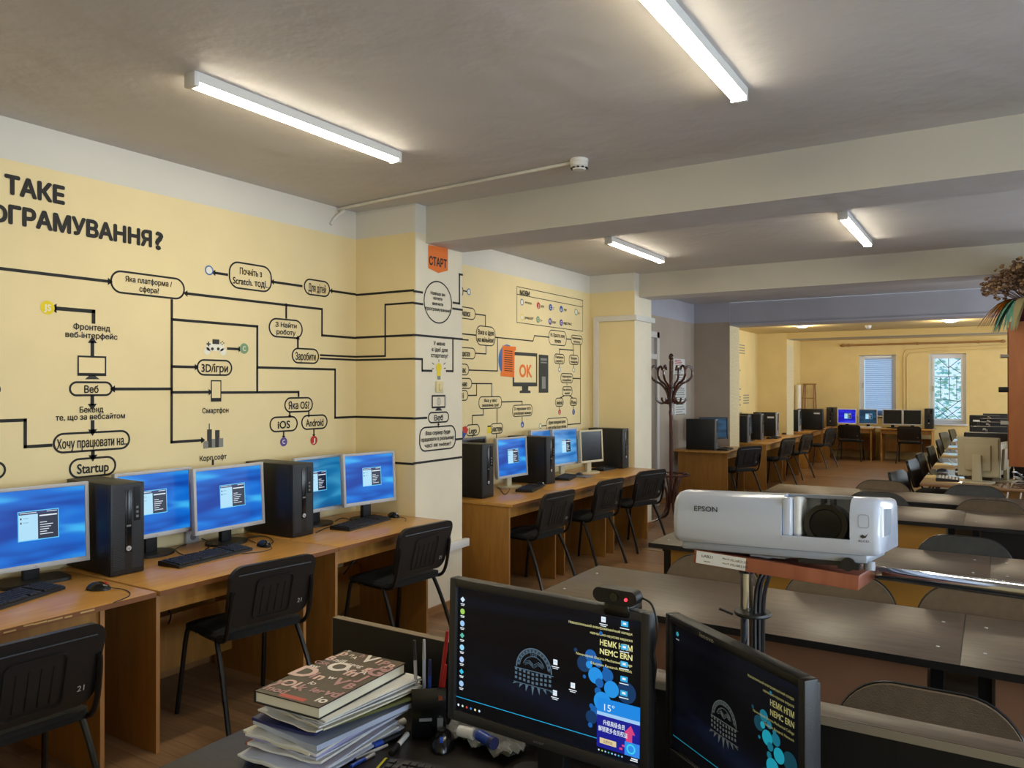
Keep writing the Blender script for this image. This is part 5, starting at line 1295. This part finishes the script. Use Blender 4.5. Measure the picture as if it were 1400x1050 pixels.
        for q in ((.90, .93, .915, .915), (.912, .905, .935, .89), (.93, .89, .96, .80)): quad(q[0], q[1], q[2], q[3], gp, .0015)
        a0 = P(.945, .77); b.add([X @ Vector((a0[0] - .012, -.008, a0[1] - .010)), X @ Vector((a0[0] + .014, -.008, a0[1] - .010)), X @ Vector((a0[0] + .004, -.008, a0[1] + .008))], [(0, 1, 2)], gp)
        quad(.925, .86, .995, .955, G('popup_box', '2F86E8'), .0016); ringarc(.955, .905, .014, .021, 0, 360, G('popup_gear', '39D0E8'), .002)
    else:
        disc(.045, .075, .014, G('icon_teal', '2E8C98'), .0003, 5); quad(.03, .115, .06, .122, G('icon_dim', '8A8F92'))
    b.build('desktop_picture', scr, smooth=False)
m1 = monitor('wide black screen showing a dark desktop with blue bubbles and a webcam on top', (-.85, 1.495, DZ), 3.6, M_desktop, dialog=False, mb=mat('charcoal_bezel', '2A2A2C', .4), mst=M_blk, W=.523, H=.335, zb=.128, group='screens on the operator desk', logo='acer', tilt=1.5, facing='near', base='rect', wide_base=.13, bez=.02)
screen_picture(m1, .523, .335, .128, 1.5, .02)
m2 = monitor('dark screen turned sideways, in front of the projector pole', (-.426, 1.481, DZ), 36.6, M_desktop, dialog=False, mb=M_blk, mst=M_blk, W=.418, H=.305, zb=.13, group='screens on the operator desk', tilt=0, facing='near', base='small', bez=.017)
screen_picture(m2, .418, .305, .13, 0, .017, False)
bz = [c for c in m2.children if c.name.startswith('bezel')][0]
MB().text('lenovo', M_silver, frame((-.06, -.0158, .13 + .305 - .013), (1, 0, 0), (0, 0, 1)), width=.045, height=.009, bold=.01).build('logo', bz)

# webcam clipped on the first screen
q = ay(846, 822, 1.485)
t = thing('webcam', 'black webcam with a red light clipped on top of the wide dark screen', 'webcam', (q.x, 1.495, q.z - .008), -3)
b = MB(); b.prism(rrect(.1, .03, .0149, 8), -.03, .0, M_blk, Matrix(((1, 0, 0, 0), (0, 0, 1, 0), (0, 1, 0, .022), (0, 0, 0, 1)))); b.build('camera_body', t)
MB().bx(-.03, .03, -.025, .045, -.022, .008, M_blk2, bev=.008).build('clip', t)
MB().cyl((0, -.029, .022), (0, -.033, .022), .009, M_lens, 16).build('lens', t)
MB().cyl((.027, -.030, .020), (.027, -.033, .020), .0032, glow('red_led', 'FF3040', 3), 10).build('red_light', t)
MB().tube([(.05, 0, .02), (.075, -.01, .012), (.088, -.012, -.03), (.08, -.012, -.08), (.083, -.01, -.11), (.075, 0, -.16), (.07, .03, -.22)], .0022, M_blk, 6, smooth=6).build('cord', t)

# ------------------------------------------------------------------ projector on its board and pole
t = thing('projector', 'white projector with a sliding lens door on a wooden board above the dark screens', 'projector', (-.328, 1.36, 1.394), 0)
t.rotation_euler = (R(-7), R(-1.6), 0)
W, D, H = .345, .27, .094
b = MB()
n = 6
def prj_section(u):     # rounded profile (y,z), front at y=0
    return [(.012, 0), (D, 0), (D + .002, .02), (D, H - .012), (D - .02, H), (.05, H), (.028, H - .003), (.012, H - .011), (.003, H - .026), (0, H - .05), (.0, .03), (.004, .010)]
P = prj_section(0); xs = [(-W / 2, .90), (-W / 2 + .004, .965), (-W / 2 + .012, 1.0)]
# left part (solid up to the lens door)
def ext(b, x0, x1, poly, m, ends=(1, 1)):
    k = len(poly); vs = []
    cy, cz = D / 2, H / 2; st = []
    if ends[0]: st += [(x0, .88), (x0 + .003, .95), (x0 + .011, 1)]
    else: st += [(x0, 1)]
    if ends[1]: st += [(x1 - .011, 1), (x1 - .003, .95), (x1, .88)]
    else: st += [(x1, 1)]
    for x, s_ in st: vs += [(x, cy + (y - cy) * (1 - (1 - s_) * .32), cz + (z - cz) * s_) for y, z in poly]
    L = len(st)
    fs = [(j * k + i, (j + 1) * k + i, (j + 1) * k + (i + 1) % k, j * k + (i + 1) % k) for j in range(L - 1) for i in range(k)]
    fs += [tuple(range(k)), tuple(range((L - 1) * k + k - 1, (L - 1) * k - 1, -1))]
    b.add(vs, fs, m)
xl, xr = .052, .128       # lens recess
ext(b, -W / 2, .020, P, M_proj, (1, 0)); ext(b, xr, W / 2, P, M_proj, (0, 1))
low = [(.012, 0), (D, 0), (D, .024), (.0, .024), (.004, .010)]
ext(b, .020, xr, low, M_proj, (0, 0))
b.bx(.020, xr, .075, D, .024, H - .001, M_proj)
b.bx(.020, .036, .004, .08, .022, H - .006, M_proj, bev=.004).bx(.036, .050, .012, .08, .022, H - .004, M_whitep, bev=.006)
b.bx(.020, xr, .055, D, H - .006, H, M_projg)
body = b.build('projector_body', t, ang=50)
s_ = MB().bx(-W / 2 + .012, W / 2 - .02, .012, D - .02, -.014, .001, M_projg, bev=.006); s_.build('lower_shell', t)
ln = MB()
ln.cyl((.088, .075, .045), (.088, .028, .045), .034, M_blk2, 32).cyl((.088, .03, .045), (.088, .020, .045), .036, M_blk, 32, r2=.034)
ln.lathe([(.034, 0), (.034, .006), (.026, .004), (.022, -.006), (.02, -.012)], M_blk2, n=32, X=frame((.088, .020, .045), (1, 0, 0), (0, 0, 1)))
lo = ln.build('lens_barrel', t)
MB().ell((.088, .030, .045), (.0195, .006, .0195), M_lens, 20).build('lens_glass', lo)
MB().ell((.094, .0245, .038), (.004, .001, .004), mat('lens_coating_green', '0F6A3A', .15), 10).build('lens_coating', lo)
for x in (.083, .098): MB().bx(x - .0025, x + .0025, .02, .05, .078, .088, M_blk).build('focus_tab', lo)
MB().text('EPSON', mat('logo_charcoal', '33363C', .5), frame((-.111, -.0006, .0565), (1, 0, 0), (0, 0, 1)), width=.042, height=.0092, bold=.014).build('brand_logo', t)
l = MB()
X = frame((.149, -.0008, .0), (1, 0, 0), (0, 0, 1))
for ro in ((rrect(.017, .022, .005, 4, 0, .055), rrect(.0145, .0195, .004, 4, 0, .055)),):
    o, i_ = ro; k = len(o); l.add([(*q_, 0) for q_ in o + i_], [(a, (a + 1) % k, k + (a + 1) % k, k + a) for a in range(k)], mat('sensor_line', 'A9ACB4', .4), X)
l.build('sensor_window', t)
l = MB(); l.poly([(.1435, .0305), (.147, .034), (.151, .0315), (.156, .036), (.152, .029), (.147, .0275)], M_mdark, frame((0, -.0009, 0), (1, 0, 0), (0, 0, 1))); l.text('3LCD', M_mdark, frame((.149, -.0009, .022), (1, 0, 0), (0, 0, 1)), width=.016, height=.0032, bold=.01); l.build('emblem', t)
v = MB()
for k in range(9): v.bx(W / 2 - .004, W / 2 + .0008, .06 + k * .012, .066 + k * .012, .03, .075, M_projg)
v.build('side_vent', t)
MB().bx(W / 2 - .002, W / 2 + .001, .018, .05, .03, .08, M_paper).build('side_label', t)
ft = MB().cyl((-.02, .05, -.020), (-.02, .05, -.012), .012, M_projg, 14).bx(-.04, .02, .03, .08, -.018, -.008, M_projg).bx(.045, .115, .014, .05, -.02, -.008, M_blk)
ft.build('front_foot', t)
MB().cyl((.124, .005, -.016), (.124, .03, -.016), .011, M_blk, 16).bx(.108, .14, .006, .04, -.024, -.014, M_blk).build('release_button', t)
MB().cyl((.153, .03, -.024), (.153, .03, -.010), .009, M_projg, 14).build('corner_foot', t)

t = thing('projector_stand', 'chrome pole stand with a reddish wooden board holding the white projector', 'projector stand', (-.432, 1.605, .751))
X = Matrix.Translation((.106, -.115, .592)) @ Matrix.Rotation(R(2.6), 4, 'Y') @ Matrix.Rotation(R(-7), 4, 'X')
MB().box((0, 0, 0), (.275, .25, .024), M_cherry, X, bev=.001).build('board', t)
l = MB().box((-.088, -.1262, 0), (.088, .001, .0215), M_paper, X)
for u, v_, tx, wd, ht in ((-.112, .001, 'LAB21', .02, .005), (-.112, -.007, 'MAIN', .011, .0025), (-.078, .003, 'Main IP:', .012, .003), (-.078, -.005, 'Host IP:', .012, .003), (-.055, .002, '192.168.21.100', .03, .004), (-.055, -.006, '192.168.2.100', .03, .004)):
    l.text(tx, M_mdark, X @ frame((u, -.1269, v_), (1, 0, 0), (0, 0, 1)), width=wd, height=ht, bold=.005)
l.build('paper_label', t)
MB().cyl((0, 0, 0), (0, 0, .575), .0125, M_chrome, 24).build('pole', t)
MB().lathe([(.03, 0), (.03, .006), (.02, .012), (.016, .03)], M_chrome, n=24).build('base_flange', t)
MB().lathe([(.018, .54), (.02, .545), (.03, .570), (.03, .576)], M_chrome, n=20).build('top_flange', t)
MB().tube([(.012, .0, .555), (.26, -.015, .573), (.47, -.225, .616), (.97, -.46, .66)], .0125, M_chrome, 16).build('side_arm', t)
c = MB()
for k, (x, y, x2) in enumerate(((.02, -.012, .05), (.027, -.004, .075), (.022, .01, .11), (.033, .004, .04))):
    c.tube([(x2, .03, .555), (x + .012, y, .54), (x, y, .48), (x, y, .30), (x + .003 * k, y, .1), (x + .03 * k, y + .02, .012)], .004, M_blk, 6, smooth=6)
c.build('hanging_cables', t)
MB().lathe([(.036, .455), (.037, .458), (.036, .462)], M_blk, c=(.012, 0, 0), n=20).tube([(-.02, -.03, .458), (-.045, -.04, .468)], .0025, M_blk, 5).build('cable_tie', t)

# ------------------------------------------------------------------ paper pile, pens and small things on the operator desk
GP = 'papers piled on the operator desk'
def sheet_block(label, name, c, w_, d_, z0, z1, rz, m, cat='papers', wob=.004, layers=1):
    t = thing(name, label, cat, (c[0], c[1], z0), rz, GP); b = MB(); h = (z1 - z0) / layers
    for k in range(layers):
        ox, oy, a = random.uniform(-wob, wob), random.uniform(-wob, wob), R(random.uniform(-1, 1) * wob * 300)
        # sheets with softly waved edges
        nx, ny = 8, 8; vs = []
        for s_ in (0, 1):
            for i in range(nx + 1):
                for j in range(ny + 1):
                    x, y = w_ * (i / nx - .5), d_ * (j / ny - .5)
                    zz = h * (k + s_ * .92) + .0025 * math.sin(i * 1.7 + k) * (abs(j / ny - .5) * 2) ** 2 * (1 if layers > 1 else .3) + .003 * (abs(i / nx - .5) * 2) ** 4 * math.cos(k * 2.1)
                    vs.append((x * math.cos(a) - y * math.sin(a) + ox, x * math.sin(a) + y * math.cos(a) + oy, max(zz, 0)))
        N = (nx + 1) * (ny + 1); id_ = lambda i, j, s_: s_ * N + i * (ny + 1) + j; fs = []
        for i in range(nx):
            for j in range(ny):
                fs.append((id_(i, j, 1), id_(i + 1, j, 1), id_(i + 1, j + 1, 1), id_(i, j + 1, 1))); fs.append((id_(i, j, 0), id_(i, j + 1, 0), id_(i + 1, j + 1, 0), id_(i + 1, j, 0)))
        for i in range(nx): fs.append((id_(i, 0, 0), id_(i + 1, 0, 0), id_(i + 1, 0, 1), id_(i, 0, 1))); fs.append((id_(i, ny, 0), id_(i, ny, 1), id_(i + 1, ny, 1), id_(i + 1, ny, 0)))
        for j in range(ny): fs.append((id_(0, j, 0), id_(0, j, 1), id_(0, j + 1, 1), id_(0, j + 1, 0))); fs.append((id_(nx, j, 0), id_(nx, j + 1, 0), id_(nx, j + 1, 1), id_(nx, j, 1)))
        b.add(vs, fs, m[k % len(m)] if isinstance(m, (list, tuple)) else m)
    b.build('sheets', t)
    return t
CX, CY = -1.475, 1.465
z = .752
M_paper2 = mat('bluish_paper', 'C4C8DA', .7); M_paper3 = mat('cream_paper', 'E2DCC6', .8); M_redf = mat('red_folder', 'A03420', .6)
sheet_block('bottom layer of loose white papers in the pile on the front desk', 'paper_stack', (CX + .01, CY - .02), .235, .33, z, z + .026, 4, (M_paper, M_paper2, M_paper), layers=5, wob=.012)
sheet_block('red folder edge low in the pile on the front desk', 'folder', (CX - .01, CY + .005), .24, .32, z + .0265, z + .032, 9, M_redf, 'folder')
sheet_block('lilac and white papers in the middle of the pile on the front desk', 'paper_stack', (CX + .0, CY), .23, .335, z + .034, z + .066, 2, (M_paper, M_paper2, M_lilacp, M_paper3), layers=5, wob=.012)
sheet_block('glossy plastic sleeve of papers in the pile on the front desk', 'plastic_sleeve', (CX + .025, CY + .01), .25, .33, z + .068, z + .082, -6, M_sleeve, 'papers')
sheet_block('navy folder in the pile under the open textbook', 'folder', (CX - .015, CY), .2, .31, z + .084, z + .092, 5, M_navy, 'folder')
sheet_block('olive green folder in the pile under the textbook', 'folder', (CX + .03, CY + .045), .24, .3, z + .094, z + .102, -14, M_olive, 'folder')
sheet_block('crumpled white sheets sticking out right under the textbook', 'paper_stack', (CX + .035, CY + .02), .22, .33, z + .104, z + .126, -8, (M_paper, M_paper3, M_paper2), layers=5, wob=.014)
t = thing('textbook', 'thick book with a dark cover of big pink letters on top of the paper pile', 'book', (CX + .02, CY, z + .1405), 3, None)
bw, bd, bh = .212, .335, .030
MB().bx(-bw / 2 + .004, bw / 2 - .003, -bd / 2 + .004, bd / 2 - .003, .003, bh - .003, M_paper3).build('pages', t)
MB().bx(-bw / 2, bw / 2, -bd / 2, bd / 2, 0, .003, M_blk).bx(-bw / 2, -bw / 2 + .004, -bd / 2, bd / 2, 0, bh, M_blk).build('back_cover', t)
b = MB().bx(-bw / 2, bw / 2, -bd / 2, bd / 2, bh - .003, bh, mat('cover_dark_brown', '3A2D2C', .3, var=.45, scale=14, coat=.3))
M_pk = mat('letter_pink', 'E6C2B8', .35); M_pk2 = mat('letter_mauve', 'B98A8C', .35); M_wt = mat('letter_pale', 'F2E8E0', .35)
X0 = frame((0, 0, bh + .0006), (1, 0, 0), (0, 1, 0))
for tx, x, y, ht, m_, it in (('p', -.085, .128, .030, M_pk, 0), ('n', -.058, .135, .018, M_wt, 0), ('A', -.04, .122, .016, M_wt, 0), ('h', -.028, .142, .02, M_pk2, 0), ('V', .005, .118, .042, M_wt, 0), ('I', .038, .125, .026, M_pk, 0), ('P', .062, .118, .030, M_pk2, 0), ('p', .088, .12, .026, M_pk, 0),
                         ('B', -.092, .082, .026, M_pk, 0), ('nill', -.058, .082, .02, M_wt, 0), ('seng', .002, .078, .017, M_wt, 0), ('g', .05, .070, .026, M_pk, 0), ('G', .083, .052, .044, M_pk2, 0), ('Q', .088, .09, .03, M_pk2, 0),
                         ('CSR', -.09, .048, .017, M_pk2, 0), ('O', -.03, .030, .05, M_wt, 0), ('a', .004, .045, .016, M_wt, 0), ('fn', .03, .020, .034, M_pk, 0), ('J', .078, .006, .034, M_pk2, 0), ('sw', -.09, .02, .018, M_wt, 0),
                         ('D', -.082, -.045, .058, M_pk, 0), ('i', -.045, -.038, .036, M_pk2, 0), ('n', -.022, -.04, .034, M_pk, 0), ('w', .008, -.022, .02, M_wt, 0), ('V', .045, -.045, .038, M_pk2, 0), ('io', -.01, -.072, .018, M_wt, 0), ('B', .085, -.05, .03, M_pk2, 0),
                         ('y', -.085, -.115, .036, M_pk2, 0), ('OL', -.052, -.108, .032, M_pk, 0), ('k', -.012, -.115, .032, M_pk2, 0), ('ler', .035, -.105, .022, M_pk2, 0), ('vd', .08, -.105, .03, M_pk2, 0), ('mod', -.06, -.15, .024, M_pk2, 0), ('io', .085, -.145, .026, M_wt, 0), ('A', .055, .045, .02, M_wt, 0), ('T', -.088, .155, .012, M_wt, 0)):
    b.text(tx, m_, X0 @ Matrix.Translation((x, y, 0)), size=ht * 1.18 / CAP, bold=.035 if ht > .02 else .02)
b.bx(-.03, .05, -bd / 2 + .006, -bd / 2 + .022, bh, bh + .0004, mat('cover_red_band', 'C2463A', .4))
b.build('front_cover', t)
sheet_block('thin white sheets tucked under the cover edge of the textbook', 'paper_sheet', (CX + .05, CY + .018), .215, .335, z + .1265, z + .1385, -4, (M_paper, M_paper2, M_paper), layers=4, wob=.006)
# pen holder with pens
q = az(580, 1008, .75); hx, hy = q.x, q.y + .02
t = thing('pen_holder', 'black box pen holder with a grey label left of the wide dark screen', 'pen holder', (hx, hy, .751), 38)
b = MB(); b.bx(-.045, .045, -.022, -.017, .0, .13, M_blk2, bev=.002).bx(-.045, .045, .035, .04, 0, .115, M_blk2).bx(-.045, -.04, -.018, .036, 0, .115, M_blk2).bx(.04, .045, -.018, .036, 0, .115, M_blk2).bx(-.045, .045, -.018, .036, 0, .006, M_blk2); b.build('box', t)
MB().bx(-.025, .008, -.0232, -.0222, .045, .053, M_grey).bx(.022, .037, -.0232, -.0222, .02, .052, M_grey).build('grey_label', t)
MB().bx(.025, .036, -.0232, -.0222, .098, .11, mat('small_orange_label', '9A4A22', .5)).build('orange_label', t)
ca, sa = math.cos(R(38)), math.sin(R(38))
def pen(label, lx, ly, lean, L, m, mcap, r=.0045):
    x, y = hx + lx * ca - ly * sa, hy + lx * sa + ly * ca
    p = Vector((x, y, .759)); d_ = Vector((lean[0], lean[1], 1)).normalized(); t = thing('pen', label, 'pen', p, 0, 'pens in the black holder')
    MB().cyl((0, 0, 0), d_ * L * .78, r, m, 10).build('barrel', t); MB().cyl(d_ * L * .78, d_ * L, r * 1.1, mcap, 10, r2=r * .8).build('cap', t)
pen('silver pen standing leftmost in the black holder', -.03, .012, (-.06, .02), .235, M_silver, M_blk); pen('pale blue pen standing second from left in the black holder', -.012, .02, (-.02, .02), .235, M_sleeve, M_silver)
pen('tall red pen with a white grip in the black holder', .018, .014, (.12, .04), .265, M_red, M_red, .0055); pen('dark blue pen in the black holder', .0, .002, (.02, .0), .19, M_bluep, M_navy); pen('short black pen with a white tip in the black holder', .03, .018, (.05, .02), .165, M_blk, M_whitep)
pen('short dark red pen right in the black holder', .027, -.004, (.10, .03), .18, M_red, M_red)
def lying(label, a, b_, r, m, mcap, name='marker', cat='marker', z=.75, frac=.3):
    p, q_ = az(*a, z + r), az(*b_, z + r); t = thing(name, label, cat, p, 0, 'pens lying on the operator desk'); d_ = q_ - p
    MB().cyl((0, 0, 0), d_ * (1 - frac), r, m, 14).build('barrel', t); MB().cyl(d_ * (1 - frac), d_, r * 1.08, mcap, 14).build('cap', t)
lying('white marker with a black cap lying beside the paper pile', (553, 985), (512, 1003), .009, M_whitep, M_blk)
lying('blue capped marker lying beside the paper pile', (548, 1003), (511, 1019), .008, M_blk, M_bluep)
lying('white and black marker lying in front of the pen holder', (557, 1003), (535, 1029), .007, M_whitep, M_blk, frac=.4)
lying('thin silver pen lying at the bottom edge beside the papers', (530, 1018), (455, 1049), .004, M_silver, M_navy, 'pen', 'pen', frac=.4)
lying('thin blue pen lying at the bottom edge beside the papers', (512, 1030), (480, 1047), .0045, M_silver, M_bluep, 'pen', 'pen', frac=.6)
o = kb_at('black keyboard on the front desk at the bottom edge of the photo', (-1.02, 1.425, .75), 14, 'operator desk equipment', L=.43)
mouse('black mouse with a blue mark in front of the pen holder', (606, 1018), 30, group='operator desk equipment', accent=M_bluep)
q = az(537, 1046, .752); b = MB().bx(-.035, .035, -.035, .035, 0, .0012, M_ylnote, Matrix.Translation((q.x, q.y, .7505)) @ Matrix.Rotation(.3, 4, 'Z')).bx(-.035, .03, -.03, .03, .0014, .0024, M_ylnote, Matrix.Translation((q.x + .01, q.y - .005, .7505)) @ Matrix.Rotation(.1, 4, 'Z'))
tag(b.build('sticky_note'), 'yellow sticky notes at the bottom edge of the front desk', 'note')
# crumpled grey packaging with a blue tube under the wide screen
b = MB(); nx, ny = 16, 9; vs = []; c0 = az(655, 1015, .76)
for s_ in (0, 1):
    for i in range(nx + 1):
        for j in range(ny + 1):
            x, y = (i / nx - .5) * .24, (j / ny - .5) * .09; vs.append((x, y, .012 + .012 * math.sin(i * 1.3 + j * .9) * math.cos(j * 1.7) + .008 * random.random() + s_ * .003))
N = (nx + 1) * (ny + 1)
fs = [(i * (ny + 1) + j, i * (ny + 1) + j + 1, (i + 1) * (ny + 1) + j + 1, (i + 1) * (ny + 1) + j) for i in range(nx) for j in range(ny)]
b.add(vs, fs + [tuple(N + q for q in f[::-1]) for f in fs], M_cloth, Matrix.Translation((c0.x, c0.y + .02, .752)) @ Matrix.Rotation(R(-8), 4, 'Z'))
tag(b.build('grey_packaging'), 'crumpled grey packaging under the wide dark screen', 'packaging')
lying('small blue tube lying on the grey packaging under the wide screen', (655, 1004), (676, 1016), .014, M_bluep, M_navy, 'blue_tube', 'tube', .775, .2)
lying('white plastic tube lying on the grey packaging under the wide screen', (628, 998), (648, 1003), .014, M_whitep, M_whitep, 'white_tube', 'tube', .775, .2)
